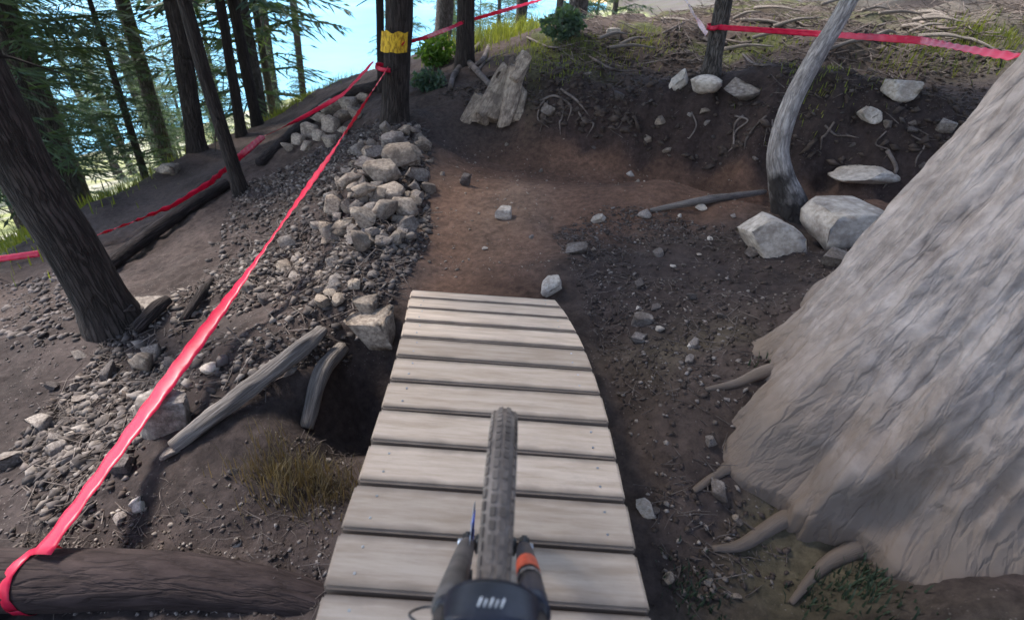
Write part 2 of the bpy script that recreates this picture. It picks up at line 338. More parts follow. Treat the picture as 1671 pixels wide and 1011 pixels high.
def G(px, py, ymin=.5, ymax=90):
    d = ray(px, py); ts = np.geomspace(ymin / d[1], ymax / d[1], 700)
    q = CAM[None] + ts[:, None] * d[None]
    below = q[:, 2] < height(q[:, 0], q[:, 1])
    if not below.any(): q = q[-1]; return np.array((q[0], q[1], hz(q[0], q[1])))
    k = int(np.argmax(below)); q = q[max(k, 0)]
    return np.array((q[0], q[1], hz(q[0], q[1])))

# ------------------------------------------------------------------ ground sheet
def axis(a, b, step, lo, hi, g=1.055):
    c = list(np.arange(a, b, step)); s = step; v = c[-1]; up = []
    while v < hi: s = min(s * g, 40); v += s; up.append(v)
    s = step; v = a; dn = []
    while v > lo: s = min(s * g, 40); v -= s; dn.append(v)
    return np.array(dn[::-1] + c + up)
gx = axis(-5.2, 5.2, .033, -900, 700); gy = axis(.4, 9.6, .033, -250, 1100)
GX, GY = np.meshgrid(gx, gy)
GZ = height(GX, GY)
nx, ny = len(gx), len(gy)
idx = np.arange(nx * ny).reshape(ny, nx)
gf = np.stack([idx[:-1, :-1], idx[:-1, 1:], idx[1:, 1:], idx[1:, :-1]], -1).reshape(-1, 4)
def ground_mat():
    m, n, b = mat_new("forest_soil")
    at = n.nodes.new("ShaderNodeAttribute"); at.attribute_name = "soil"
    tc = n.nodes.new("ShaderNodeTexCoord")
    def nz(s, d=8, r=.65):
        k = n.nodes.new("ShaderNodeTexNoise"); k.inputs['Scale'].default_value = s; k.inputs['Detail'].default_value = d; k.inputs['Roughness'].default_value = r
        n.links.new(tc.outputs['Object'], k.inputs[0]); return k
    n1, n2 = nz(1.7), nz(16, 6, .7)
    def mr(src, a, b_, c, d):
        k = n.nodes.new("ShaderNodeMapRange"); n.links.new(src, k.inputs[0])
        for q, v in zip((1, 2, 3, 4), (a, b_, c, d)): k.inputs[q].default_value = v
        return k.outputs[0]
    mu = n.nodes.new("ShaderNodeMath"); mu.operation = 'MULTIPLY'
    n.links.new(mr(n1.outputs[0], .3, .7, .65, 1.35), mu.inputs[0]); n.links.new(mr(n2.outputs[0], .3, .75, .55, 1.5), mu.inputs[1])
    hs = n.nodes.new("ShaderNodeHueSaturation"); n.links.new(at.outputs[0], hs.inputs['Color']); n.links.new(mu.outputs[0], hs.inputs['Value'])
    # pale grit flecks
    vo = n.nodes.new("ShaderNodeTexVoronoi"); vo.inputs['Scale'].default_value = 38; n.links.new(tc.outputs['Object'], vo.inputs[0])
    fl = mr(vo.outputs['Distance'], .10, .2, 1, 0)
    n3 = nz(2.6, 3); gate = mr(n3.outputs[0], .5, .62, 0, .55)
    m2 = n.nodes.new("ShaderNodeMath"); m2.operation = 'MULTIPLY'; n.links.new(fl, m2.inputs[0]); n.links.new(gate, m2.inputs[1])
    mm = n.nodes.new("ShaderNodeMath"); mm.operation = 'MULTIPLY'; n.links.new(m2.outputs[0], mm.inputs[0]); n.links.new(at.outputs['Alpha'], mm.inputs[1])
    mx = n.nodes.new("ShaderNodeMix"); mx.data_type = 'RGBA'; n.links.new(mm.outputs[0], mx.inputs[0]); n.links.new(hs.outputs[0], mx.inputs[6])
    mx.inputs[7].default_value = (.27, .235, .215, 1)
    n.links.new(mx.outputs[2], b.inputs['Base Color'])
    b.inputs['Roughness'].default_value = .95; b.inputs['Specular IOR Level'].default_value = .2
    bp = n.nodes.new("ShaderNodeBump"); bp.inputs['Strength'].default_value = .7; bp.inputs['Distance'].default_value = .03
    n4 = nz(24, 8, .75); n.links.new(n4.outputs[0], bp.inputs['Height']); n.links.new(bp.outputs[0], b.inputs['Normal'])
    return m
gm = mesh("ground", np.c_[GX.ravel(), GY.ravel(), GZ.ravel()], gf, ground_mat())
x, y = GX.ravel(), GY.ravel(); s = edge_sd(x, y)
c = np.tile(np.array((.062, .046, .041)), (len(x), 1))
def blend(c, m, col): return c * (1 - m[:, None]) + np.array(col)[None] * m[:, None]
c = blend(c, sm(-.1, .25, vnoise(x * .9, y * .9, 21)) * .5, (.085, .061, .048))
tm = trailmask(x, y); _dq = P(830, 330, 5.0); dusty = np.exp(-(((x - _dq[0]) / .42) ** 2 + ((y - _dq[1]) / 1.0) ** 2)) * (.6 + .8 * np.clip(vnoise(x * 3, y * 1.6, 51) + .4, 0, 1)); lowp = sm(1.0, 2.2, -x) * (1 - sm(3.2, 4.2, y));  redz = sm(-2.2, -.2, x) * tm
c = blend(c, tm * .8, (.082, .06, .052)); c = blend(c, redz * .94, (.155, .086, .057))
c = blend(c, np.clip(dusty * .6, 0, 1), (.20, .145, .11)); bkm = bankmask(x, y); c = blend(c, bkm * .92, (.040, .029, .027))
moss = (1 - bkm) * sm(6.5, 9, np.where(x > 0, y, 0)) * sm(.0, .22, vnoise(x * 1.1, y * 1.1, 31)) * (1 - tm)
c = blend(c, moss * .7, (.085, .095, .03))
c = blend(c, lowp * .75, (.036, .028, .027))  # lower left ground darkened in its colour, standing in for weaker sun
moss2 = sm(.3, 1.2, x) * (1 - sm(2.2, 3, y)) * sm(-.15, .2, vnoise(x * 2.3, y * 2.3, 33)); c = blend(c, moss2 * .6, (.125, .105, .06))
litter = sm(9, 13, s) * sm(6, 9, y); c = blend(c, litter * (.35 + .6 * sm(-.2, .2, vnoise(x * 1.7, y * 1.7, 57))), (.105, .09, .08))
mead = sm(.2, 2.2, -s + vnoise(x * 1.5, y * 1.5, 41) * 1.2); c = blend(c, mead, (.21, .225, .085))
pale_patch = sm(1.5, 5, -s); c = blend(c, pale_patch * sm(-.05, .2, vnoise(x * .5, y * .5, 43)) * .8, (.38, .355, .29))  # paler patches scattered over the slope beyond the rim
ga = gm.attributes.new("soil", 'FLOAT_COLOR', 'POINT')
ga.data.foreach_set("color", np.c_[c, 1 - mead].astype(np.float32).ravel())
props(link("ground", gm), kind="structure")

# lake
def lake():
    m, n, b = mat_new("lake_water")
    lr = n.nodes.new('ShaderNodeValToRGB'); lr.color_ramp.elements[0].color = (.07, .34, .52, 1); lr.color_ramp.elements[1].color = (.17, .42, .55, 1); lr.color_ramp.elements[0].position = .35; lr.color_ramp.elements[1].position = .7; ls = n.nodes.new('ShaderNodeTexNoise'); ls.inputs['Scale'].default_value = .006; ls.inputs['Detail'].default_value = 8; lt = n.nodes.new('ShaderNodeTexCoord'); lm = n.nodes.new('ShaderNodeMapping'); lm.inputs['Scale'].default_value = (1, .3, 1); n.links.new(lt.outputs['Object'], lm.inputs[0]); n.links.new(lm.outputs[0], ls.inputs[0]); n.links.new(ls.outputs[0], lr.inputs[0]); n.links.new(lr.outputs[0], b.inputs['Base Color']); b.inputs['Specular IOR Level'].default_value = .15; b.inputs['Roughness'].default_value = .4; b.inputs['IOR'].default_value = 1.33
    tc = n.nodes.new("ShaderNodeTexCoord"); nz = n.nodes.new("ShaderNodeTexNoise"); nz.inputs['Scale'].default_value = .05; nz.inputs['Detail'].default_value = 5
    mp = n.nodes.new("ShaderNodeMapping"); mp.inputs['Scale'].default_value = (1, .35, 1); n.links.new(tc.outputs['Object'], mp.inputs[0]); n.links.new(mp.outputs[0], nz.inputs[0])
    bp = n.nodes.new("ShaderNodeBump"); bp.inputs['Strength'].default_value = .35; bp.inputs['Distance'].default_value = 2
    n.links.new(nz.outputs[0], bp.inputs['Height']); n.links.new(bp.outputs[0], b.inputs['Normal'])
    v = [(-20000, -20000, -40), (20000, -20000, -40), (20000, 20000, -40), (-20000, 20000, -40)]
    props(link("lake", mesh("lake", v, [(0, 1, 2, 3)], m, False)), kind="structure")
lake()

# ------------------------------------------------------------------ tubes
def tube(path, radii, sides=14, noise=0.0, nseed=0, cap=True, sub=None, lobes=None, vscale=1.0):
    path = np.asarray(path, float); radii = np.asarray(radii, float)
    if sub:   # Catmull-Rom resample
        q = np.vstack([2 * path[0] - path[1], path, 2 * path[-1] - path[-2]]); rr = np.r_[radii[0], radii, radii[-1]]
        o = []; orad = []
        for i in range(1, len(q) - 2):
            for t in np.linspace(0, 1, sub, endpoint=False):
                a = q[i - 1]; b = q[i]; c_ = q[i + 1]; d = q[i + 2]
                o.append(.5 * (2 * b + (c_ - a) * t + (2 * a - 5 * b + 4 * c_ - d) * t * t + (3 * b - a - 3 * c_ + d) * t ** 3))
                orad.append(rr[i] * (1 - t) + rr[i + 1] * t)
        o.append(path[-1]); orad.append(radii[-1]); path = np.array(o); radii = np.array(orad)
    n = len(path); T = np.gradient(path, axis=0); T /= np.linalg.norm(T, axis=1)[:, None] + 1e-12
    ref = np.array((1., 0, 0)) if abs(T[0][0]) < .8 else np.array((0, 1., 0))
    u = ref - T[0] * ref.dot(T[0]); u /= np.linalg.norm(u)
    V = []; UV = []; L = 0
    for i in range(n):
        u = u - T[i] * u.dot(T[i]); u /= np.linalg.norm(u) + 1e-12
        w = np.cross(T[i], u)
        if i: L += np.linalg.norm(path[i] - path[i - 1])
        a = np.linspace(0, 2 * np.pi, sides + 1)
        r = np.full(sides + 1, radii[i])
        if noise:
            aa = np.cos(a), np.sin(a)
            r = r * (1 + noise * 2 * (vnoise(aa[0] * 1.6 + 50 + nseed * 7, aa[1] * 1.6 + L * 1.3 / max(vscale, .01), 5) + .6 * vnoise(aa[0] * 4.5 + nseed, aa[1] * 4.5 + L * 3 / vscale, 6)))
        if lobes is not None: r = r + lobes(a, i / (n - 1), L)
        V.append(path[i] + np.outer(r * np.cos(a), u) + np.outer(r * np.sin(a), w))
        UV.append(np.c_[a / (2 * np.pi) * 2, np.full(sides + 1, L)])
    V = np.vstack(V); UV = np.vstack(UV); k = sides + 1
    F = []
    for i in range(n - 1):
        for j in range(sides):
            F.append((i * k + j, i * k + j + 1, (i + 1) * k + j + 1, (i + 1) * k + j))
    if cap:
        F.append(tuple(range(sides - 1, -1, -1))); F.append(tuple((n - 1) * k + j for j in range(sides)))
    return V, F, UV
def join(parts):
    V = []; F = []; U = []; o = 0
    for v, f, u in parts:
        V.append(v); U.append(u); F += [tuple(i + o for i in q) for q in f]; o += len(v)
    return np.vstack(V), F, np.vstack(U)
def boxm(sx, sy, sz, bev=0.0, c=(0, 0, 0)):
    import bmesh
    bm = bmesh.new(); bmesh.ops.create_cube(bm, size=1); bmesh.ops.scale(bm, vec=(sx, sy, sz), verts=bm.verts)
    if bev: bmesh.ops.bevel(bm, geom=bm.edges[:], offset=bev, segments=2, affect='EDGES')
    bmesh.ops.translate(bm, vec=c, verts=bm.verts)
    v = [tuple(q.co) for q in bm.verts]; bm.verts.index_update(); f = [tuple(q.index for q in p.verts) for p in bm.faces]; bm.free()
    return np.array(v), f, np.zeros((len(v), 2))

# ------------------------------------------------------------------ conifer crowns
def crown_mesh(name, mat, seed, z0, z1, Lb, nb, ntw, cl, cw, droop=.35, power=.8, bare=.15):
    r = np.random.default_rng(seed); V = []; wood = []
    for b in range(nb):
        t = (b + r.random()) / nb; z = z0 + (z1 - z0) * t
        L = Lb * (1 - t) ** power * r.uniform(.65, 1.1) + .25; az = r.uniform(0, 2 * np.pi)
        el = R(12) + R(30) * t + r.normal(0, .12); dr = droop * r.uniform(.6, 1.3)
        d = np.array((math.cos(az), math.sin(az), 0)); sd = np.array((-d[1], d[0], 0))
        def pt(s): return d * L * s * math.cos(el) + np.array((0, 0, z + L * (math.sin(el) * s - dr * s * s)))
        sk = 0.012 * L + .006; a0, a1, a2 = pt(0), pt(.55), pt(1)
        for (p, q, k1, k2) in ((a0, a1, sk, sk * .6), (a1, a2, sk * .6, sk * .2)):
            wood += [[p - sd * k1, p + sd * k1, q + sd * k2, q - sd * k2], [p - [0, 0, k1], p + np.array((0, 0, k1)), q + np.array((0, 0, k2)), q - np.array((0, 0, k2))]]
        n = max(3, int(ntw * (L / Lb) ** .8))
        for i in range(n):
            s = bare + (1 - bare) * (i + r.random()) / n; c_ = pt(s)
            tl = L * (.42 * (1 - s) + .12) * r.uniform(.7, 1.2)
            for side in (-1, 1):
                ang = R(52) + r.normal(0, .2)
                td = d * math.cos(ang) + sd * side * math.sin(ang) + np.array((0, 0, r.normal(-.22, .15)))
                td /= np.linalg.norm(td)
                m = max(1, int(tl / (cl * .55)))
                for j in range(m):
                    p = c_ + td * tl * (j + .2 * r.random()) / m
                    q = p + td * cl * r.uniform(.8, 1.3) + np.array((0, 0, -cl * .18))
                    up = np.cross(td, (0, 0, 1)); up /= np.linalg.norm(up) + 1e-9
                    up = up * r.uniform(.6, 1) + np.array((0, 0, r.normal(0, .45)))
                    h = up * cw * r.uniform(.7, 1.2); mid = p * .55 + q * .45
                    V.append([p, mid + h, q, mid - h])
    V = np.array(V + wood).reshape(-1, 3); F = np.arange(len(V)).reshape(-1, 4)
    return mesh(name, V, F, mat, False)
def trunk_mesh(name, pts_, radii, mat, sides=16, noise=.07, seed=0, flare=True, vscale=1.0):
    v, f, u = tube(pts_, radii, sides, noise, seed, True, 6, None, vscale); return mesh(name, v, f, mat, True, u)

CROWN_CANOPY = [crown_mesh("fir_crown", MT['needle'], 100 + i, 0, 11, 2.6, 60, 11, .40, .08) for i in range(3)]
CROWN_FAR = [crown_mesh("fir_crown_far", MT['needle' if i != 1 else 'needle_blue'], 200 + i, 0.0, 10, 2.2, 110, 15, .24, .022) for i in range(3)]
CROWN_LOW = [crown_mesh("sparse_crown", MT['needle_blue'], 300 + i, 0, 9, 1.7, 75, 15, .16, .035, .45, .6, .1) for i in range(2)]

def tree(name, bpx, qpx, wpx, label, mat='bark_dark', H=15, crown=None, crown_z=4.5, cscale=1.0, base_pt=None, flare=1.35, taper=.75, curve=None, group=None, lean_fwd=0.0, stubs=0, rot=None, ymax=60):
    b = G(*bpx, ymax=ymax) if base_pt is None else np.asarray(base_pt, float)
    r0 = wpx / F0 * depth(b) / 2 * (.74 if bpx[0] < 600 and wpx < 60 else .92)
    q = P(qpx[0], qpx[1], b[1] + lean_fwd)
    d = q - b; L = np.linalg.norm(d); d /= L
    root = empty(name, tuple(b)); props(root, label, "tree", group)
    pp = [-d * .25, d * 0.0, d * .25, d * .8, d * max(1.6, .5 * L)]; rr = [r0 * flare * 1.1, r0 * flare, r0 * 1.08, r0, r0 * .97]
    top = d * L
    # above the photo's frame the trunk straightens towards vertical
    z = np.array((d[0] * .5, d[1] * .5, d[2])); z /= np.linalg.norm(z)
    if L > 1.9: pp += [top]; rr += [r0 * .93]
    last = pp[-1]
    for k in range(1, 5):
        pp.append(last + z * (H - L) * k / 4); rr.append(r0 * (.93 - (.93 - .12) * k / 4))
    if curve is not None: pp = [np.asarray(c_) - b for c_ in curve[0]]; rr = curve[1]
    o = link("trunk", trunk_mesh("trunk", pp, rr, MT[mat], seed=int(abs(b[0] * 31 + b[1] * 17)) % 50), root)
    if crown is not None:
        co = link("crown", crown, root)
        # crown follows the trunk's line
        k = pp[-5] if curve is None else pp[-2]
        at = d * 0; zz = crown_z
        acc = 0
        for i in range(2, len(pp) - 1):
            if pp[i][2] <= zz <= pp[i + 1][2]:
                t = (zz - pp[i][2]) / (pp[i + 1][2] - pp[i][2]); at = pp[i] * (1 - t) + pp[i + 1] * t; break
        co.location = tuple(at); co.scale = (cscale, cscale, cscale * max(.6, (H - crown_z) / (11 * cscale)) if True else 1)
        co.rotation_euler = (0, 0, rot if rot is not None else random.uniform(0, 6.28))
    if stubs:
        rs = np.random.default_rng(int(bpx[0]))
        for i in range(stubs):
            h_ = rs.uniform(.9, 3.2); a = rs.uniform(0, 6.28); l_ = rs.uniform(.15, .7)
            c_ = d * h_; e = np.array((math.cos(a), math.sin(a), rs.uniform(-.3, .2)))
            v, f, u = tube([c_, c_ + e * l_ * .5, c_ + e * l_ + np.array((0, 0, -.08))], [.014, .01, .004], 5)
            link("branch_stub", mesh("branch_stub", v, f, MT['bark_dark'], True, u), root)
    return root, b, d, r0

# ------------------------------------------------------------------ trees seen in the photograph
C0, C1, C2 = CROWN_CANOPY
tree("fir_tree", (187, 528), (0, 200), 76, "thick dark leaning trunk rooted beside the lower dirt path, largest on the left slope", 'bark_dark', 17, C0, 5.5, 1.05, stubs=6)
tree("fir_tree", (393, 312), (325, 90), 27, "slim dark trunk standing at the end of the retaining log by the path", 'bark_dark', 14, C1, 4.5, .8, stubs=7)
tree("fir_tree", (322, 246), (293, 60), 36, "thick near-black trunk rooted on the far side of the dirt path", 'bark_dark', 16, C2, 4.5, .9, stubs=8)
tree("fir_tree", (288, 258), (243, 120), 11, "thin mossy sapling stem beside the near-black trunk", 'bark_grey', 9, CROWN_LOW[0], 2.5, .7)
tree("fir_tree", (268, 268), (208, 110), 26, "mid grey trunk behind the pale round boulder on the path edge", 'bark_grey', 15, C0, 4.2, .8)
tree("fir_tree", (218, 285), (135, 90), 15, "slim twin trunk crossing its neighbour, right stem of the pair below the path", 'bark_grey', 13, C1, 4, .7)
tree("fir_tree", (200, 292), (105, 110), 13, "slim twin trunk crossing its neighbour, left stem of the pair below the path", 'bark_grey', 13, C2, 4, .7)
tree("fir_tree", (395, 222), (362, 20), 20, "dark trunk beside the upper path, between the near-black trunk and the lake gap", 'bark_dark', 15, C0, 4.6, .8)
tree("fir_tree", (420, 205), (383, 20), 22, "dark trunk with ragged lower branches, closest to the blue-needled pair", 'bark_dark', 15, CROWN_LOW[1], 2.0, 1.2)
tree("fir_tree", (450, 182), (427, 0), 17, "straight trunk with drooping blue green branches on the grassy rim", 'bark_dark', 14, CROWN_LOW[0], 1.7, 1.15)
tree("fir_tree", (492, 156), (478, 0), 14, "straight trunk with drooping branches against the lake, farthest along the grassy rim", 'bark_dark', 14, CROWN_LOW[1], 1.6, 1.15, rot=.5)
KT, KB, KD, KR = tree("fir_tree", (645, 198), (650, 0), 45, "dark trunk with a yellow paint blaze and red tape tied round it", 'bark_dark', 16, C1, 5.5, 1.0, flare=1.2, stubs=4)
tree("fir_tree", (623, 150), (619, 0), 13, "thin dark trunk directly behind the yellow-blazed tree", 'bark_dark', 13, C2, 5, .7)
tree("fir_tree", (714, 66), (727, 0), 30, "grey trunk behind the green bush on the skyline", 'bark_grey', 15, C0, 5, .9, ymax=22)
NT_, NB, ND, NR = tree("fir_tree", (758, 108), (760, 0), 30, "dark trunk with exposed roots above the trail bank", 'bark_dark', 15, C2, 5, .9)
tree("fir_tree", (845, 36), (853, 0), 20, "grey trunk beside sunlit grass behind the tape", 'bark_grey', 15, C1, 5, .9, ymax=22)
tree("fir_tree", (938, 18), (945, 0), 34, "broad grey trunk at the top of the trail bank", 'bark_grey', 15, C0, 5.5, .9, ymax=20)
PT, PB, PD, PR = tree("fir_tree", (1158, 128), (1182, 0), 27, "dark grey trunk with tape tied round it above three pale rocks", 'bark_grey', 14, C1, 5, .9)
# leaning pale tree
qb = G(1290, 352)
qc = [P(1296, 378, qb[1]), P(1288, 335, qb[1]), P(1275, 290, qb[1]), P(1270, 240, qb[1] + .03), P(1293, 165, qb[1] + .12), P(1336, 85, qb[1] + .3), P(1392, -10, qb[1] + .5)]
qr_px = [35, 28, 20, 16, 15.5, 14.5, 13.5]
qr = [w / F0 * depth(p) for w, p in zip(qr_px, qc)]
dd = (qc[-1] - qc[-3]); dd /= np.linalg.norm(dd)
for k in range(1, 5): qc.append(qc[6] + dd * 2.2 * k + np.array((0, 0, .35 * k * k))); qr.append(qr[6] * (1 - .21 * k))
QT, QB, QD, QR = tree("leaning_tree", (1290, 352), (1390, 0), 30, "pale barked slim tree leaning over the trail between two cream boulders", 'bark_pale', 12, C2, 5.5, .7, base_pt=qb, curve=(qc, qr))

# big near trunk on the right with root flare
def big_tree():
    bx, by = 2.18, 2.1
    b = np.array((bx, *conv(by, -.08)))
    root = empty("old_tree", tuple(b)); props(root, "massive pale grey tree trunk with flaring roots beside the plank ramp", "tree")
    hs = np.r_[np.linspace(-.7, 2.0, 130), np.linspace(2.05, 4, 26), np.linspace(4.5, 17, 14)]
    sides = 300; V = []; UV = []
    a = np.linspace(0, 2 * np.pi, sides + 1)
    roots = [(R(150), .30, .34), (R(176), .34, .22), (R(198), .26, .24), (R(219), .22, .16), (R(240), .24, .12), (R(262), .24, .14), (R(288), .3, .15), (R(325), .3, .3), (R(20), .3, .3), (R(70), .35, .3), (R(112), .3, .3)]
    for h_ in hs:
        hh = max(h_, -.16)
        ax = np.array((.06 * max(h_, 0) , 0, h_))
        r = max(.42, .78 - .225 * hh) + .05 * math.exp(-(hh + .1) / .12) if hh < 4 else .42 * (1 - (hh - 4) / 14.5)
        k = np.clip((1.75 - hh) / 1.75, 0, 1.3) ** 1.35
        rad = np.full(a.shape, r)
        for j, (ra, wd, am) in enumerate(roots):
            c0 = ra + .16 * math.sin(hh * 2.1 + j * 1.9) * k
            da = (a - c0 + np.pi) % (2 * np.pi) - np.pi
            w_ = wd * (.55 + .25 * (1 - min(k, 1)))
            rad = rad + am * .5 * k * np.exp(-(da / w_) ** 2)
        cx, cy = np.cos(a + .12 * hh), np.sin(a + .12 * hh)
        lump = vnoise(cx * 2.6 + 30, cy * 2.6 + hh * 2.4, 60) * .13 * min(k + .35, 1)
        aw = a + .18 * np.sin(hh * 1.7 + 2 * a) * .4
        rg = np.abs(vnoise(aw * 8, np.full(a.shape, hh * 1.1), 61)) * 2
        plate = rg * .05 + vnoise(aw * 19, np.full(a.shape, hh * 2.6), 62) * .036 + vnoise(aw * 42, np.full(a.shape, hh * 6.5), 63) * .028 + vnoise(aw * 85, np.full(a.shape, hh * 17), 64) * .014
        rad = rad + lump + plate * (1 if hh < 4 else .5)
        V.append(np.c_[ax[0] + rad * np.cos(a), ax[1] + rad * np.sin(a), np.full(sides + 1, h_)])
        UV.append(np.c_[a / (2 * np.pi) * 4, np.full(sides + 1, h_)])
    k = sides + 1; n = len(hs); ii = np.arange(n * k).reshape(n, k)
    F = np.stack([ii[:-1, :-1], ii[:-1, 1:], ii[1:, 1:], ii[1:, :-1]], -1).reshape(-1, 4)
    link("trunk", mesh("old_trunk", np.vstack(V), F, MT['bark_big'], True, np.vstack(UV)), root)
    for pth, rad in (([(1360, 690), (1270, 725), (1190, 765), (1130, 805)], .055), ([(1330, 600), (1250, 612), (1200, 632), (1150, 640)], .045), ([(1360, 830), (1280, 850), (1210, 890), (1160, 900)], .05), ([(1400, 900), (1340, 930), (1290, 985)], .05)):
        q = [G(*c_) - b + np.array((0, 0, rad * .15)) for c_ in pth]; m = len(q)
        v, f, u = tube(q, [rad * (1 - .75 * t / (m - 1)) for t in range(m)], 12, .2, int(pth[0][0]), True, 6)
        link("root", mesh("surface_root", v, f, MT['bark_big'], True, u), root)
    co = link("crown", C0, root, (.4, 0, 6)); co.scale = (1.2, 1.2, 1.0)
    return b
def gp_raw(px, py): return G(px, py)
BB = big_tree()

# trees beyond the rim (lower slope) and on the hill; crowns shared
def far_tree(x, y, h, label, crown, group, dark='bark_dark', cz=.12, cs=None):
    z = hz(x, y); root = empty("fir_tree", (x, y, z - .1)); props(root, label, "tree", group)
    o = link("trunk", FARTRUNK, root); o.scale = (h / 12, h / 12, h / 12)
    c_ = link("crown", crown, root, (0, 0, h * cz)); k = cs or h / 12
    c_.scale = (k, k, h * (1 - cz) / 10); c_.rotation_euler = (0, 0, random.uniform(0, 6.28))
FARTRUNK = trunk_mesh("trunk", [(0, 0, -.3), (0, 0, .1), (.03, 0, 3), (0, .05, 7), (0, 0, 11.5)], [.22, .16, .14, .09, .03], MT['bark_grey'], 12)
rl = random.Random(5)
n = 0
lowgroup = "firs on the slope below the path"
tries = 0; spots = []
while n < 44 and tries < 6000:
    tries += 1
    az = R(rl.uniform(-52, -25)); dist = rl.uniform(13, 80) if n > 14 else rl.uniform(9.5, 20)
    X, Y = dist * math.sin(az), dist * math.cos(az)
    sd_ = float(edge_sd(np.array([X]), np.array([Y]))[0])
    if sd_ > -1.6 or any(math.hypot(X - a, Y - b) < 1.3 for a, b in spots): continue
    if -41.5 < math.degrees(az) < -38 and dist < 40: continue      # clearing
    spots.append((X, Y)); far_tree(X, Y, rl.uniform(7, 15), "dark green fir growing on the sunlit slope below the dirt path", CROWN_FAR[n % 3], lowgroup, cz=rl.uniform(.04, .42)); n += 1
n = 0
while n < 16:
    az = R(rl.uniform(-13.5, 8)); dist = rl.uniform(30, 70)
    X, Y = dist * math.sin(az), dist * math.cos(az)
    if float(edge_sd(np.array([X]), np.array([Y]))[0]) > -3: continue
    far_tree(X, Y, rl.uniform(13, 22), "hazy green fir behind the ridge with the green bush", CROWN_FAR[n % 3], "firs behind the ridge", cz=.12); n += 1
# shade-giving firs around the rider, outside the frame
for i, (X, Y, h) in enumerate(((-5.6, -1.5, 17), (4.5, -2.5, 18), (7.0, 5.5, 16), (-1.2, -7, 17), (9, 9, 16), (11, 13, 16), (6, 14.5, 15))):
    z = hz(X, Y); root = empty("fir_tree", (X, Y, z - .15)); props(root, "tall fir shading the trail from beside the rider", "tree", "firs around the rider")
    o = link("trunk", FARTRUNK, root); o.scale = (1.2, 1.2, h / 12)
    c_ = link("crown", CROWN_CANOPY[i % 3], root, (0, 0, 5.2)); c_.scale = (1.1, 1.1, (h - 5.2) / 11); c_.rotation_euler = (0, 0, i * 1.3)

# ------------------------------------------------------------------ rocks
def rock_mesh(name, mat, seed, sub=3, cuts=15, rough=.012):
    import bmesh
    r = np.random.default_rng(seed); bm = bmesh.new(); bmesh.ops.create_icosphere(bm, subdivisions=sub, radius=1.25)
    v = np.array([q.co[:] for q in bm.verts]); f = np.array([[q.index for q in p.verts] for p in bm.faces]); bm.free()
    v *= np.array((r.uniform(.9, 1.3), r.uniform(.8, 1.1), r.uniform(.8, 1.1)))
    blocky = seed % 2 == 0
    nn = [(a + r.normal(0, .22, 3), r.uniform(.5, .66)) for a in np.vstack([np.eye(3), -np.eye(3)])] if blocky else []
    nn += [(r.normal(size=3), r.uniform(.55, .85) if blocky else r.uniform(.42, .78)) for k in range(7 if blocky else cuts)]
    for nrm, d in nn:
        nrm = nrm / np.linalg.norm(nrm); e = v @ nrm - d; v = v - np.outer(np.maximum(e, 0), nrm)
    v = v * (1 + rough * r.normal(size=(len(v), 1)))
    v -= (v.max(0) + v.min(0)) / 2
    v /= np.abs(v).max(axis=0)
    return mesh(name, v, f, mat, False)
ROCKS = {m: [rock_mesh(m, MT[m], 400 + 20 * j + i) for i in range(6)] for j, m in enumerate(('rock', 'rock_warm', 'rock_pale', 'rock_dark'))}
rr_ = random.Random(11)
def rock(p, size, label, mat='rock', group=None, cat="rock", name="rock", sink=.3, rot=None, var=None, parent=None):
    """size = full extents (m)"""
    me = ROCKS[mat][var if var is not None else rr_.randrange(6)]
    o = link(name, me, parent)
    o.scale = tuple(k / 2 for k in size)
    o.location = (p[0], p[1], p[2] + size[2] * (.5 - sink))
    o.rotation_euler = rot if rot is not None else (rr_.uniform(-.3, .3), rr_.uniform(-.3, .3), rr_.uniform(0, 6.28))
    if label: props(o, label, cat, group)
    return o
def prock(px, py, w, hgt, label, mat='rock', sink=.25, **kw):
    """w, hgt: size in photo pixels where it lies"""
    p = G(px, py); k = depth(p) / F0
    return rock(p, (w * k, w * k * .8, hgt * k * 1.05), label, mat, sink=sink, rot=kw.pop('rot', (rr_.uniform(-.1, .1), rr_.uniform(-.1, .1), rr_.uniform(-.3, .3))), **kw)
# single rocks
prock(898, 475, 40, 34, "cream angular rock lying at the far corner of the ramp", 'rock_pale', .1)
prock(824, 356, 30, 20, "small pale square stone embedded in the brown trail", 'rock_pale')
prock(976, 362, 24, 16, "small cream chip of stone on the reddish trail", 'rock_pale')
prock(940, 412, 44, 22, "long grey stone half sunk where the trail meets the right slope", 'rock')
prock(1250, 412, 98, 74, "large cream boulder left of the leaning tree's foot", 'rock_pale', .15, var=2)
prock(1368, 398, 120, 72, "large cream boulder right of the leaning tree's foot", 'rock_pale', .15, var=4)
prock(1360, 432, 50, 34, "smaller grey stone tucked below the boulder beside the leaning tree", 'rock')
prock(1105, 148, 30, 34, "upright white rock, leftmost of three beside the taped grey trunk", 'rock_pale', .15)
prock(1146, 160, 52, 28, "flat pale slab, middle of three beside the taped grey trunk", 'rock_pale', .15)
prock(1206, 170, 68, 32, "long grey-white rock, rightmost of three beside the taped grey trunk", 'rock', .15)
prock(1464, 164, 48, 30, "lone white rock on the dark bank above the trail", 'rock_pale', .1)
prock(1408, 214, 34, 26, "grey stone jutting from the dark bank", 'rock_pale')
prock(1540, 216, 34, 24, "dull grey stone on the bank near the massive trunk", 'rock')
prock(1395, 295, 105, 26, "long flat white slab lying at the foot of the bank", 'rock_pale', .2)
prock(895, 192, 30, 22, "grey stone at the foot of the root-covered bank", 'rock')
prock(1000, 65, 26, 16, "pale stone among moss at the top of the bank", 'rock_pale')
prock(600, 512, 40, 32, "cream block sitting above the hollow left of the ramp", 'rock_warm', .15)
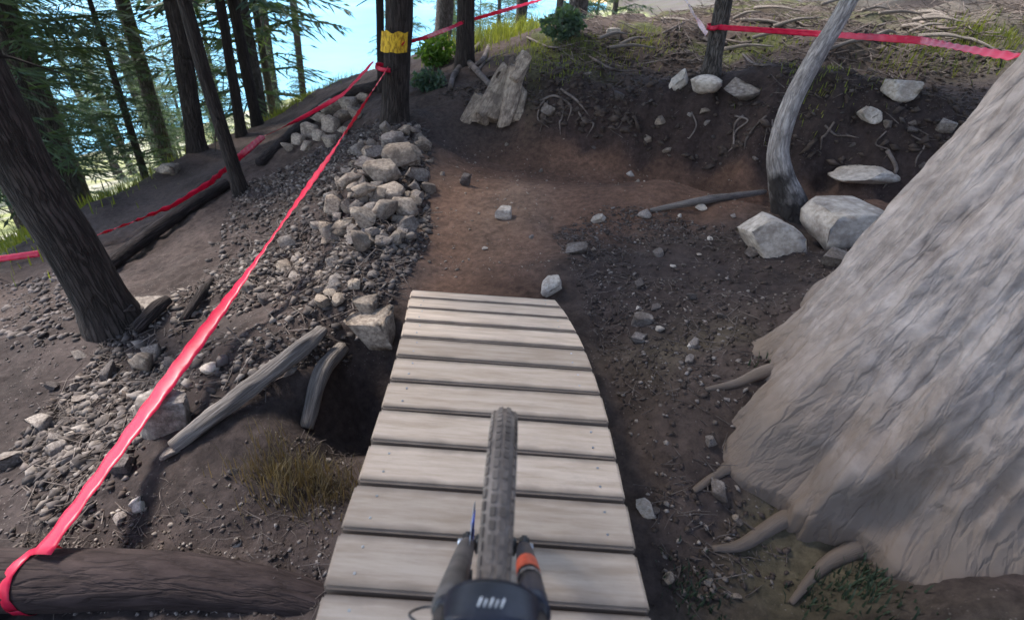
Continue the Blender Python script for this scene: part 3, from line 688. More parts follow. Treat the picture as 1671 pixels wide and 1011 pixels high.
prock(612, 556, 74, 54, "squat grey-cream boulder against the left edge of the ramp", 'rock_warm', .2)
prock(760, 305, 18, 26, "small upright stone on the trail beside the rock heap", 'rock_dark')
prock(275, 286, 44, 24, "pale round boulder on the outer edge of the dirt path", 'rock_warm', .2)
prock(235, 605, 40, 44, "pinkish square stone below the red tape", 'rock_warm', .2)
prock(345, 608, 30, 20, "small white chip beside the red tape", 'rock_pale')
prock(275, 690, 80, 80, "grey angular boulder under the red tape at the end of the dead log", 'rock', .25)
prock(208, 525, 44, 40, "grey stone wedged against the foot of the thick leaning trunk", 'rock_dark', .2)
prock(238, 503, 62, 18, "flat pale slab beside the foot of the thick leaning trunk", 'rock', .2)
prock(1045, 530, 34, 26, "grey stone on the dark slope right of the ramp", 'rock')
prock(1040, 558, 26, 20, "smaller mottled stone below another on the slope right of the ramp", 'rock')
prock(1052, 832, 34, 22, "white sliver of stone close to the right edge of the ramp", 'rock_pale')
prock(1225, 415, 30, 20, "broken grey chip under the cream boulder", 'rock')
# tall outcrop behind the trail
oc = G(815, 200); k = depth(oc) / F0
def outcrop():
    root = empty("rock_outcrop", tuple(oc)); props(root, "tall ribbed cream rock outcrop at the back of the trail bend", "rock")
    root.scale = (.95, .95, .84)
    for q, (bx_, bz, tx, tz, w, dp) in enumerate(((-52, -6, 6, 72, 30, 30), (-36, -14, 14, 92, 34, 36), (-18, -16, 22, 100, 32, 42), (0, -14, 28, 102, 34, 44), (18, -12, 30, 84, 32, 44), (32, -14, 30, 62, 30, 40), (-66, -10, -30, 40, 30, 30), (20, 60, 44, 118, 30, 40))):
        o = link("rock_rib", ROCKS['rock_warm'][(2 * q) % 6], root); L_ = math.hypot(tx - bx_, tz - bz)
        o.location = ((bx_ + tx) / 2 * k, (20 - dp * .25) * k * .6, (bz + tz) / 2 * k); o.scale = (w * k / 2, dp * k / 2, L_ * k / 2 * 1.08)
        o.rotation_euler = (-.22, math.atan2(tx - bx_, tz - bz), .25 * math.sin(q * 2.1))
outcrop()

# heap of broken stones below the yellow-blazed tree
hp = []
def heap():
    lab = "broken grey stone in the heap below the yellow-blazed tree"; grp = "stones heaped below the yellow-blazed tree"
    poly = [(600, 215), (690, 205), (705, 260), (700, 330), (690, 400), (560, 410), (520, 380), (560, 290)]
    cnt = 0; r = random.Random(3); tries = 0
    def inside(px, py):
        c_ = False
        for (ax, ay), (bx, by) in zip(poly, poly[1:] + poly[:1]):
            if (ay > py) != (by > py) and px < (bx - ax) * (py - ay) / (by - ay) + ax: c_ = not c_
        return c_
    big = [(650, 268, 60, 34), (628, 300, 56, 44), (560, 385, 44, 26), (596, 372, 42, 36), (630, 362, 50, 36), (664, 356, 44, 34), (668, 384, 34, 28), (590, 410, 34, 34), (545, 352, 34, 34), (640, 330, 50, 26), (600, 330, 50, 30), (682, 300, 40, 26), (672, 262, 34, 24), (600, 285, 40, 26), (575, 310, 40, 28), (640, 240, 40, 22), (610, 262, 34, 22), (690, 250, 26, 20), (660, 225, 26, 18), (632, 222, 26, 18)]
    for (px, py, w, h_) in big:
        p = G(px, py); k = depth(p) / F0
        rock(p + np.array((0, 0, .03)), (w * k, w * k * .9, h_ * k), lab, r.choice(['rock', 'rock_warm', 'rock', 'rock_warm']), grp, name="stone", sink=.15, rot=(r.uniform(-.35, .35), r.uniform(-.35, .35), r.uniform(-.5, .5)))
        hp.append((px, py, w))
    while cnt < 115 and tries < 4000:
        tries += 1
        px, py = r.uniform(515, 712), r.uniform(200, 425)
        if not inside(px, py): continue
        p = G(px, py); k = depth(p) / F0; w = r.uniform(13, 32) * (.7 + .3 * (py - 200) / 220)
        lift = max([0] + [.35 * (1 - math.hypot(px - a, py - b) / (c_ * .6)) for a, b, c_ in hp]) * .12
        rock(p + np.array((0, 0, lift)), (w * k * r.uniform(.9, 1.3), w * k, w * k * r.uniform(.5, .9)), lab, r.choice(['rock', 'rock_warm', 'rock_warm', 'rock']), grp, name="stone", sink=.2, rot=(r.uniform(-.6, .6), r.uniform(-.6, .6), r.uniform(0, 6)))
        cnt += 1
heap()
# rounded stones of the retaining wall under the log
for (px, py, w, h_) in ((545, 188, 42, 28), (522, 205, 30, 22), (505, 222, 34, 24), (487, 236, 26, 18), (540, 214, 36, 26), (570, 178, 34, 22), (562, 200, 30, 24), (520, 228, 24, 18), (590, 168, 28, 18), (540, 238, 26, 20), (580, 192, 26, 20), (470, 246, 20, 14), (502, 244, 22, 14), (560, 222, 22, 16)):
    p = G(px, py); k = depth(p) / F0
    rock(p, (w * k, w * k * .8, h_ * k * 1.1), "rounded tan stone in the low wall under the retaining log", 'rock_warm', "stones of the low wall", name="boulder", sink=.2, rot=(0, 0, rr_.uniform(-.4, .4)))

# loose stones on the slopes
def scatter_stones():
    r = random.Random(21); n = 0
    zones = [((240, 620), (300, 500), 62, (12, 28), "loose grey stone on the rubble slope under the red tape", "loose stones under the red tape", ('rock', 'rock_dark', 'rock_warm', 'rock')),
             ((20, 300), (560, 780), 26, (14, 36), "loose grey stone on the slope below the thick leaning trunk", "loose stones below the thick leaning trunk", ('rock', 'rock_dark', 'rock')),
             ((960, 1200), (330, 660), 22, (8, 20), "small pale stone on the dark slope right of the ramp", "stones right of the ramp", ('rock', 'rock_dark', 'rock', 'rock_pale')),
             ((700, 1120), (210, 460), 14, (7, 15), "small stone lying on the packed trail", "stones on the packed trail", ('rock_warm', 'rock', 'rock_pale')),
             ((900, 1560), (70, 280), 24, (8, 20), "small stone sticking out of the dark bank", "stones in the bank", ('rock', 'rock_dark', 'rock_warm', 'rock_dark')),
             ((150, 560), (740, 900), 10, (9, 22), "small stone on the ground between the big log and the ramp", "stones behind the big log", ('rock', 'rock_dark', 'rock_pale')),
             ((1060, 1300), (620, 1000), 10, (12, 30), "rounded stone on the ground between the ramp and the massive trunk", "stones by the massive trunk", ('rock', 'rock_dark', 'rock_warm'))]
    for (xa, xb), (ya, yb), cnt, (sa, sb), lab, grp, mats in zones:
        k_ = 0; t = 0
        while k_ < cnt and t < 3000:
            t += 1
            px, py = r.uniform(xa, xb), r.uniform(ya, yb)
            if grp.startswith("loose stones under") and not (-1.05 * (px - 620) + 230 < py < -1.25 * (px - 620) + 640 and py > 190 and px + py * .9 > 560): continue
            if grp.startswith("loose stones below") and not (px * .9 + py > 690 or py > 640): continue
            if grp.startswith("stones right") and (py - 330) * .1 + 960 > px: continue
            if grp.startswith("stones behind") and px > 620 - (py - 700) * .3: continue
            p = G(px, py); k = depth(p) / F0; w = sa + (sb - sa) * r.random() ** 2.2
            rock(p, (w * k * r.uniform(.9, 1.4), w * k, w * k * r.uniform(.45, .9)), lab, r.choice(mats), grp, name="stone", sink=.25, rot=(r.uniform(-.5, .5), r.uniform(-.5, .5), r.uniform(0, 6)))
            k_ += 1
scatter_stones()

# gravel, joined: too small to pick apart
def gravel(name, label, n, sampler, smin, smax, mat, seed):
    r = np.random.default_rng(seed)
    ico = np.array([(0, 0, 1), (.9, 0, .2), (.3, .85, .1), (-.75, .5, .2), (-.7, -.6, .1), (.35, -.85, .2), (0, 0, -.8)])
    fc = np.array([(0, 1, 2), (0, 2, 3), (0, 3, 4), (0, 4, 5), (0, 5, 1), (6, 2, 1), (6, 3, 2), (6, 4, 3), (6, 5, 4), (6, 1, 5)])
    P_ = sampler(r, n); n = len(P_); z = height(P_[:, 0], P_[:, 1])
    s = smin + (smax - smin) * r.random(n) ** 3
    V = ico[None] * (1 + r.normal(0, .18, (n, 7, 1)))
    V = V * (s[:, None, None] * np.stack([r.uniform(.7, 1.3, n), r.uniform(.7, 1.3, n), r.uniform(.4, .9, n)], -1)[:, None, :])
    a = r.uniform(0, 6.28, n); ca, sa = np.cos(a), np.sin(a); t = r.normal(0, .4, n)
    X = V[..., 0] * ca[:, None] - V[..., 1] * sa[:, None]; Y = V[..., 0] * sa[:, None] + V[..., 1] * ca[:, None]; Z = V[..., 2] + X * t[:, None]
    V = np.stack([X + P_[:, 0, None], Y + P_[:, 1, None], Z + z[:, None] + s[:, None] * .1], -1).reshape(-1, 3)
    F = (fc[None] + (np.arange(n) * 7)[:, None, None]).reshape(-1, 3)
    props(link(name, mesh(name, V, F, mat, False)), label, "gravel", None, "stuff")
def samp_poly(pix):
    q = np.array([G(*c_)[:2] for c_ in pix])
    lo, hi = q.min(0), q.max(0)
    def f(r, n):
        p = r.uniform(lo, hi, (n * 3, 2)); ins = np.zeros(len(p), bool); j = len(q) - 1
        for i in range(len(q)):
            ax, ay = q[i]; bx, by = q[j]
            cnd = ((ay > p[:, 1]) != (by > p[:, 1])) & (p[:, 0] < (bx - ax) * (p[:, 1] - ay) / (by - ay + 1e-9) + ax); ins ^= cnd; j = i
        p = p[ins]; keep = vnoise(p[:, 0] * 1.6, p[:, 1] * 1.6, 77) + r.uniform(-.35, .35, len(p)) > -.1
        return p[keep][:n]
    return f
slope = samp_poly([(30, 720), (170, 560), (330, 450), (380, 320), (470, 270), (600, 200), (700, 220), (700, 400), (640, 500), (560, 600), (450, 640), (300, 700), (200, 850), (60, 860)])
gravel("gravel", "grey rubble covering the slope under the red tape", 2800, slope, .008, .045, MT['rock'], 1)
gravel("gravel", "dark rubble mixed into the slope under the red tape", 5200, slope, .008, .05, MT['rock_dark'], 2)
rightz = samp_poly([(960, 520), (900, 380), (1000, 330), (1200, 380), (1420, 420), (1250, 600), (1300, 950), (1090, 1000), (1050, 800)])
gravel("gravel", "fine grit on the dark slope right of the ramp", 1900, rightz, .004, .02, MT['rock'], 3)
bankz = samp_poly([(700, 160), (850, 200), (1100, 240), (1300, 260), (1550, 260), (1640, 100), (1400, 30), (1000, 50), (850, 100)])
gravel("gravel", "small stones and clods scattered over the dark bank", 2600, bankz, .008, .04, MT['rock_dark'], 4)
trailz = samp_poly([(690, 450), (720, 220), (900, 230), (1150, 270), (1450, 300), (1430, 340), (1150, 350), (960, 440)])
gravel("gravel", "fine pebbles on the packed brown trail", 700, trailz, .004, .02, MT['rock_warm'], 5)
nearl = samp_poly([(150, 860), (430, 700), (580, 740), (540, 1000), (100, 1005), (20, 880)])
gravel("gravel", "grit on the ground around the big log", 1500, nearl, .003, .016, MT['rock'], 6)
MT['clod'] = noise_mat("soil_clod", (.04, .03, .026), (.11, .082, .068), 8, .95, .4, 20)
MT['leaflitter'] = noise_mat("leaf_litter", (.09, .062, .042), (.25, .185, .13), 5, .9, .2, 20)
gravel("soil_clods", "dark soil clods over the slope under the red tape", 5200, slope, .006, .035, MT['clod'], 11)
gravel("soil_clods", "dark soil clods on the slope right of the ramp", 3600, rightz, .004, .024, MT['clod'], 12)
gravel("soil_clods", "dark soil clods over the bank", 4200, bankz, .01, .06, MT['clod'], 13)
gravel("soil_clods", "dark soil clods around the big log", 2200, nearl, .003, .018, MT['clod'], 14)
facez = samp_poly([(870, 170), (1050, 185), (1250, 200), (1560, 245), (1560, 300), (1250, 275), (1050, 250), (870, 210)])
gravel("soil_clods", "coarse clods crumbling from the cut bank", 1500, facez, .02, .09, MT['clod'], 15)
upl = samp_poly([(0, 460), (90, 440), (170, 500), (190, 560), (60, 570), (0, 560)])
gravel("gravel", "grey rubble beside the thick leaning trunk and the path edge", 900, upl, .01, .05, MT['rock_dark'], 8)
gravel("gravel", "pale broken stone mixed into the rubble slope", 420, slope, .02, .06, MT['rock'], 9)
lpath = samp_poly([(0, 560), (170, 560), (60, 860), (0, 900)])
gravel("gravel", "fine grit on the lower dirt path", 500, lpath, .004, .02, MT['rock_dark'], 7)

# ------------------------------------------------------------------ logs and dead wood
def log(name, pts_, radii, label, mat='log', cat="log", noise=.08, sides=18, sub=8):
    b = np.array(pts_[0]); v, f, u = tube([np.array(p) - b for p in pts_], radii, sides, noise, int(abs(b[0] * 13)) % 40, True, sub, None, .3)
    o = link(name, mesh(name, v, f, MT[mat], True, u), None, tuple(b)); props(o, label, cat); return o
def gp(px, py, dz=0.0): p = G(px, py); return p + np.array((0, 0, dz))
# big log in the lower left corner
lb = [P(-120, 945, 1.22), P(60, 945, 1.25), P(260, 945, 1.27), P(430, 962, 1.24), P(540, 985, 1.2)]
k = depth(lb[1]) / F0
BIGLOG = log("fallen_log", lb, [48 * k, 48 * k, 44 * k, 34 * k, 26 * k], "thick dark fallen log with red tape knotted round it", 'log_red', noise=.03, sides=28)
for a in (0, 1): pass
for i, (pa, pb) in enumerate((((240, 925), (245, 985)), ((280, 930), (270, 985)), ((395, 940), (440, 1005)))):
    A, B = P(*pa, 1.2), P(*pb, 1.12)
    mid = (A + B) / 2 + np.array((0, -.02, .015))
    v, f, u = tube([A, mid, B], [.006, .006, .003], 6, sub=4); link("twig", mesh("twig", v, f, MT['root'], True, u), BIGLOG).matrix_parent_inverse = BIGLOG.matrix_world.inverted()
# dead log left of the ramp
log("dead_log", [gp(285, 735, .03), gp(340, 700, .05), gp(420, 650, .09), gp(490, 600, .12), gp(530, 568, .12)], [.035, .045, .05, .056, .04], "grey weathered dead log lying beside the hollow left of the ramp", 'deadwood', noise=.26)
log("dead_log", [gp(500, 700, .0), gp(528, 635, .10), gp(560, 585, .06)], [.04, .06, .05], "short grey root stub rising from the dark hollow by the ramp", 'deadwood', noise=.14)
log("retaining_log", [gp(180, 442, .06), gp(240, 398, .07), gp(310, 348, .07), gp(372, 308, .06)], [.075, .08, .08, .07], "dark straight log edging the dirt path below the slim trunk")
log("retaining_log", [gp(425, 272, .05), gp(470, 235, .08), gp(520, 190, .10), gp(565, 165, .10), gp(618, 150, .10)], [.07, .085, .09, .09, .085], "curving dark log along the top of the low stone wall")
log("fallen_branch", [gp(225, 548, .05), gp(262, 515, .08), gp(278, 500, .06)], [.05, .055, .04], "short dark split branch on the rubble near the thick leaning trunk")
log("fallen_branch", [gp(300, 530, .03), gp(330, 490, .05), gp(348, 462, .04)], [.03, .04, .02], "narrow dark plank-like branch lying on the rubble slope")
log("fallen_log", [gp(905, 18, .15), gp(990, 14, .15), gp(1060, 16, .1)], [.17, .19, .15], "mossy dark log across the top of the bank", 'log')
log("fallen_log", [gp(1060, 350, .02), gp(1150, 335, .05), gp(1245, 320, .04)], [.02, .04, .03], "thin grey trunk lying by the leaning tree's foot", 'deadwood')
# roots of the tree above the trail bank
for i, pth in enumerate(([(768, 92), (800, 62), (790, 100), (765, 120)], [(755, 108), (740, 130), (735, 150)], [(765, 108), (790, 135), (800, 150)])):
    pp = [gp(a, b, .04) - NB for a, b in pth]
    v, f, u = tube(pp, [.05, .045, .04, .02][:len(pp)], 9, .1, i, True, 4); link("root", mesh("root", v, f, MT['root'], True, u), NT_)
# exposed roots and sticks on the bank
rb = random.Random(8)
ROOTS = [[(850, 110), (835, 140), (845, 165)], [(880, 175), (905, 165), (930, 185), (925, 205)], [(915, 150), (940, 175), (960, 205)], [(1440, 262), (1455, 280), (1450, 305), (1435, 320)], [(1180, 70), (1215, 78), (1250, 66)], [(1080, 60), (1110, 45), (1135, 30)],
         [(1040, 110), (1090, 104), (1140, 108)], [(1390, 60), (1440, 46), (1480, 36)], [(860, 65), (900, 82), (950, 78)], [(1300, 90), (1330, 105), (1360, 104)], [(1210, 95), (1230, 110), (1260, 112)], [(960, 100), (1000, 118), (1040, 122)], [(780, 120), (800, 100), (830, 90)], [(1500, 40), (1540, 52), (1580, 48)]]
for i in range(16):
    x_ = rb.uniform(880, 1500); y_ = float(np.interp(x_, [880, 1500], [175, 235])) + rb.uniform(-8, 10); q_ = [(x_, y_)]
    for k_ in range(3): x_ += rb.uniform(-18, 22); y_ += rb.uniform(8, 20); q_.append((x_, y_))
    ROOTS.append(q_)
for i in range(22):
    x_ = rb.uniform(930, 1600); y_ = rb.uniform(12, 95); l_ = rb.uniform(30, 90); a_ = rb.uniform(-.35, .35)
    A_, B_s = gp(x_, y_, .06), gp(x_ + l_ * math.cos(a_), max(4, y_ + l_ * math.sin(a_)), .10)
    if np.linalg.norm(A_ - B_s) > 4: continue
    log("fallen_branch", [A_, (A_ + B_s) / 2 + np.array((0, 0, .04)), B_s], [.03, .024, .008], "dead grey branch lying on the hillside behind the right tape", 'deadwood', "branch", .15, 7, 5)["group"] = "dead branches on the hillside"
for i, pth in enumerate(ROOTS):
    pp = [gp(a, b, .03) for a, b in pth]
    log("exposed_root", pp, [rb.uniform(.008, .02) * (1 if i < 14 else .7)] * (len(pp) - 1) + [.004], "thin pale root showing on the dark bank", 'root', "root", .15, 7, 5)["group"] = "roots on the bank"
for (px, py, px2, py2, l_) in ((1250, 590, 1155, 625, "broken pale branch stub pointing at the ramp from the massive trunk"),):
    pass
# twig litter (uncountable)
def twigs(name, label, n, sampler, lmin, lmax, rad, mat, seed):
    r = np.random.default_rng(seed); P_ = sampler(r, n); n = len(P_); z = height(P_[:, 0], P_[:, 1])
    a = r.uniform(0, 6.28, n); l_ = r.uniform(lmin, lmax, n); el = r.normal(0, .22, n)
    d = np.stack([np.cos(a) * np.cos(el), np.sin(a) * np.cos(el), np.sin(el)], -1)
    s = np.stack([-np.sin(a), np.cos(a), 0 * a], -1); u = np.cross(d, s); V = []
    c_ = np.c_[P_, z + .008 + np.abs(np.sin(el)) * l_ * .3]
    for e, rr in ((-.5, 1), (0, .8), (.5, .35)):
        bend = (np.abs(e) < .1) * r.normal(0, .06, n) * l_
        for k_ in range(3):
            th = k_ * 2.094; V.append(c_ + d * (e * l_)[:, None] + s * (bend + rad * rr * math.cos(th))[:, None] + u * (rad * rr * math.sin(th)))
    V = np.stack(V, 1); F = []
    for ring in (0, 3):
        for k_ in range(3): F.append((ring + k_, ring + (k_ + 1) % 3, ring + 3 + (k_ + 1) % 3, ring + 3 + k_))
    F = (np.array(F)[None] + (np.arange(n) * 9)[:, None, None]).reshape(-1, 4)
    props(link(name, mesh(name, V.reshape(-1, 3), F, mat, False)), label, "twigs", None, "stuff")
hillz = samp_poly([(880, 110), (1100, 120), (1250, 110), (1640, 90), (1671, 10), (1250, 3), (930, 35)])
twigs("twig_litter", "pale dead twigs littering the hillside behind the right tape", 1500, hillz, .12, .7, .007, MT['root'], 1)
twigs("twig_litter", "fine roots and twigs over the dark bank", 700, bankz, .06, .35, .005, MT['root'], 2)
twigs("twig_litter", "fine twigs on the slope right of the ramp", 800, rightz, .03, .18, .003, MT['root'], 3)
twigs("twig_litter", "fine twigs and stems around the big log", 450, nearl, .03, .15, .002, MT['root'], 4)
twigs("twig_litter", "twigs among the rubble under the red tape", 1300, slope, .05, .32, .005, MT['root'], 5)

# ------------------------------------------------------------------ grass and bushes
def blades(name, label, pts_, n, spread, hmin, hmax, w, mat, seed, cat="grass", kind="stuff"):
    r = np.random.default_rng(seed); pts_ = np.asarray(pts_); i = r.integers(0, len(pts_), n)
    p = pts_[i, :2] + r.normal(0, spread, (n, 2)); z = height(p[:, 0], p[:, 1])
    a = r.uniform(0, 6.28, n); h_ = r.uniform(hmin, hmax, n); ln = r.uniform(.1, .7, n) * h_
    d = np.c_[np.cos(a), np.sin(a)]; s = np.c_[-d[:, 1], d[:, 0]] * w
    B = np.c_[p, z - .01]; mid = np.c_[p + d * (ln * .35)[:, None], z + h_ * .6]; top = np.c_[p + d * ln[:, None], z + h_]
    S = np.c_[s, 0 * z]
    V = np.stack([B - S, B + S, mid + S * .7, mid - S * .7, top], 1).reshape(-1, 3)
    F = []
    base_ = np.arange(n) * 5
    Q = np.stack([base_, base_ + 1, base_ + 2, base_ + 3], -1); T = np.stack([base_ + 3, base_ + 2, base_ + 4, base_ + 4], -1)
    f = [tuple(q) for q in Q] + [tuple(t[:3]) for t in T]
    o = link(name, mesh(name, V, f, MT[mat], False)); props(o, label, cat, None, kind); return o
rim = []
for t in np.linspace(11.5, 22, 60):
    ex = np.interp(t, EDGE[3:9, 1], EDGE[3:9, 0]); rim.append((ex - .7, t))
blades("grass", "bright yellow green grass along the rim of the path", rim, 5000, .35, .08, .26, .007, 'grass', 1)
rim2 = [(-8.2, t) for t in np.linspace(3, 10, 40)] + [(-10.5, t) for t in np.linspace(4, 12, 40)]
blades("grass", "sunlit grass on the slope below the path", rim2, 6000, .9, .08, .25, .008, 'grass', 2)
g1 = [G(820, 60)[:2], G(800, 70)[:2], G(830, 48)[:2]]
blades("grass", "yellow sunlit grass behind the tape on the ridge", g1, 1500, .5, .12, .4, .008, 'grass', 3)
g2 = [G(440 + i * 12, 770 + 4 * i)[:2] for i in range(10)]
blades("dry_grass", "tufts of dry brown grass in the bank left of the ramp", g2, 900, .10, .05, .18, .0022, 'drygrass', 4)
g3 = [G(*q)[:2] for q in ((1390, 960), (1410, 940), (1340, 975), (1120, 960), (1150, 985), (1270, 600), (1440, 990))]
blades("weeds", "low dark green weeds at the foot of the massive trunk", g3, 420, .06, .02, .07, .005, 'weed', 5)
g4 = [G(*q)[:2] for q in ((1560, 70), (1600, 64), (1640, 66), (1500, 100))]
blades("grass", "green grass on the hillside beyond the right tape", g4, 900, .3, .04, .15, .007, 'grass', 6)
g5 = [G(*q)[:2] for q in ((1060, 70), (1030, 80), (930, 120), (900, 100), (990, 90), (1340, 120), (860, 80), (1250, 80))]
blades("grass", "sparse mossy grass on top of the bank", g5, 1500, .3, .03, .10, .006, 'grass', 7)
def bush(px, py, w, label, seed, n=700, mat='leaf', hfac=.9):
    b = G(px, py); k = depth(b) / F0; Rr = w * k / 2; r = np.random.default_rng(seed)
    root = empty("bush", tuple(b)); props(root, label, "bush")
    d = r.normal(size=(n, 3)); d /= np.linalg.norm(d, axis=1)[:, None]; rad = r.random(n) ** .45 * (1 + .5 * vnoise(d[:, 0] * 3 + 9, d[:, 2] * 3 + 9, seed))
    c_ = d * rad[:, None] * Rr * np.array((1, .8, hfac)); c_[:, 2] += Rr * hfac * .8
    a = r.normal(size=(n, 3)); a /= np.linalg.norm(a, axis=1)[:, None]; b2 = np.cross(a, r.normal(size=(n, 3))); b2 /= np.linalg.norm(b2, axis=1)[:, None]
    s = Rr * .16
    V = np.stack([c_ - a * s, c_ + b2 * s * .5, c_ + a * s, c_ - b2 * s * .5], 1).reshape(-1, 3)
    link("foliage", mesh("foliage", V, np.arange(n * 4).reshape(-1, 4), MT[mat], False), root)
    for i in range(5):
        e = d[i] * Rr * .7; e[2] = abs(e[2]) + Rr * .4
        v, f, u = tube([(0, 0, -.05), e * .5, e], [.012, .009, .004], 5); link("stem", mesh("stem", v, f, MT['root'], True, u), root)
bush(712, 110, 62, "small bright green bush by the foot of the tree with exposed roots", 1)
bush(700, 150, 60, "dark low bush between the yellow-blazed tree and the bank", 2, 500, 'needle_blue', .6)
bush(918, 66, 70, "dark grey green shrub on top of the bank", 3, 700, 'needle_blue', .7)
bush(730, 60, 80, "leafy shrub in front of the grey trunk on the skyline", 4, 700, 'needle_blue', .8)

# ------------------------------------------------------------------ plank ramp
RP = []   # (y ahead, z, centre x, width) from the photo's edges
prof_y = [-1.2, -.4, .3, .909, 1.061, 1.414, 1.881, 2.477, 3.16]
prof_z = [-.16, -.08, -.04, -.02, -.005, .035, .05, .022, -.075]
def ramp_z(y): return float(np.interp(y, prof_y, prof_z))
from bisect import bisect
_rp = [conv(a, b) for a, b in zip([.3, .909, 1.414, 1.881, 2.477, 3.16], [-.035, -.02, .035, .05, .022, -.075])]
RY1 = _rp[-1][0]; RY0 = _rp[0][0]
_pc = np.polyfit([q[0] for q in _rp], [q[1] for q in _rp], 3)
def ramp_z(y):
    return float(np.polyval(_pc, y)) if y > RY0 else float(np.polyval(_pc, RY0)) - (y - RY0) * .02
def ramp_c(y): return -.0175 + (y - .909) * (-.1925 / 2.25) + .045 * math.sin(math.pi * min(1, max(0, (y - 1.0) / 2.0)))
def ramp():
    root = empty("plank_ramp", (ramp_c(0), 0, -.5)); props(root, "pale weathered wooden plank ramp curving down to the dirt trail", "ramp")
    r = random.Random(4); pitch = .2; y = RY1 - pitch / 2; i = 0
    off = np.array((ramp_c(0), 0, -.5))
    while y > -1.2:
        w = .998 + r.uniform(-.003, .003); dpt = pitch - .014 + r.uniform(-.003, .003)
        sl = math.atan2(ramp_z(y + .08) - ramp_z(y - .08), .16)
        v, f, u = boxm(w, dpt, .045, .009)
        # slight warp per plank
        v[:, 0] += v[:, 1] * (ramp_c(y + .1) - ramp_c(y - .1)) / .2
        v[:, 2] += .004 * np.sin(v[:, 0] * 3 + i) * r.uniform(-1, 1)
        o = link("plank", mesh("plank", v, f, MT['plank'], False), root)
        o.location = (ramp_c(y) - off[0] + 0.0, y, ramp_z(y) - .021 - off[2] + r.uniform(-.002, .002)); o.rotation_euler = (sl, r.uniform(-.004, .004), r.uniform(-.003, .003))
        for sx in (-.41, .41):
            for dy in (-.045, .045):
                vv, ff, uu = tube([(sx, dy, .018), (sx, dy, .0235)], [.005, .005], 8)
                link("screw", mesh("screw", vv, ff, MT['steel'], False), o)
        y -= pitch; i += 1
    for sx in (-.42, .42):       # stringers following the curve
        V = []; ys = np.linspace(-1.25, RY1 - .05, 40)
        for yy in ys:
            zt = ramp_z(yy) - .048; cx = ramp_c(yy) + sx
            for (a, b) in ((-.022, 0), (.022, 0), (.022, -.12), (-.022, -.12)): V.append((cx + a - off[0], yy, zt + b - off[2]))
        F = []
        for j in range(len(ys) - 1):
            for k_ in range(4): F.append((j * 4 + k_, j * 4 + (k_ + 1) % 4, j * 4 + 4 + (k_ + 1) % 4, j * 4 + 4 + k_))
        F += [(3, 2, 1, 0), tuple(len(V) - 4 + q for q in range(4))]
        link("stringer", mesh("stringer", V, F, MT['beam'], False), root)
        for yy in (-.8, .5, 1.7):
            X = ramp_c(yy) + sx * .93; zt = ramp_z(yy) - .06; zb = hz(X, yy) - .15
            v, f, u = tube([(X - off[0], yy, zb - off[2]), (X - off[0], yy, (zt + zb) / 2 - off[2]), (X - off[0], yy, zt - off[2])], [.045, .045, .043], 10, .06)
            link("post", mesh("post", v, f, MT['log'], True, u), root)
ramp()

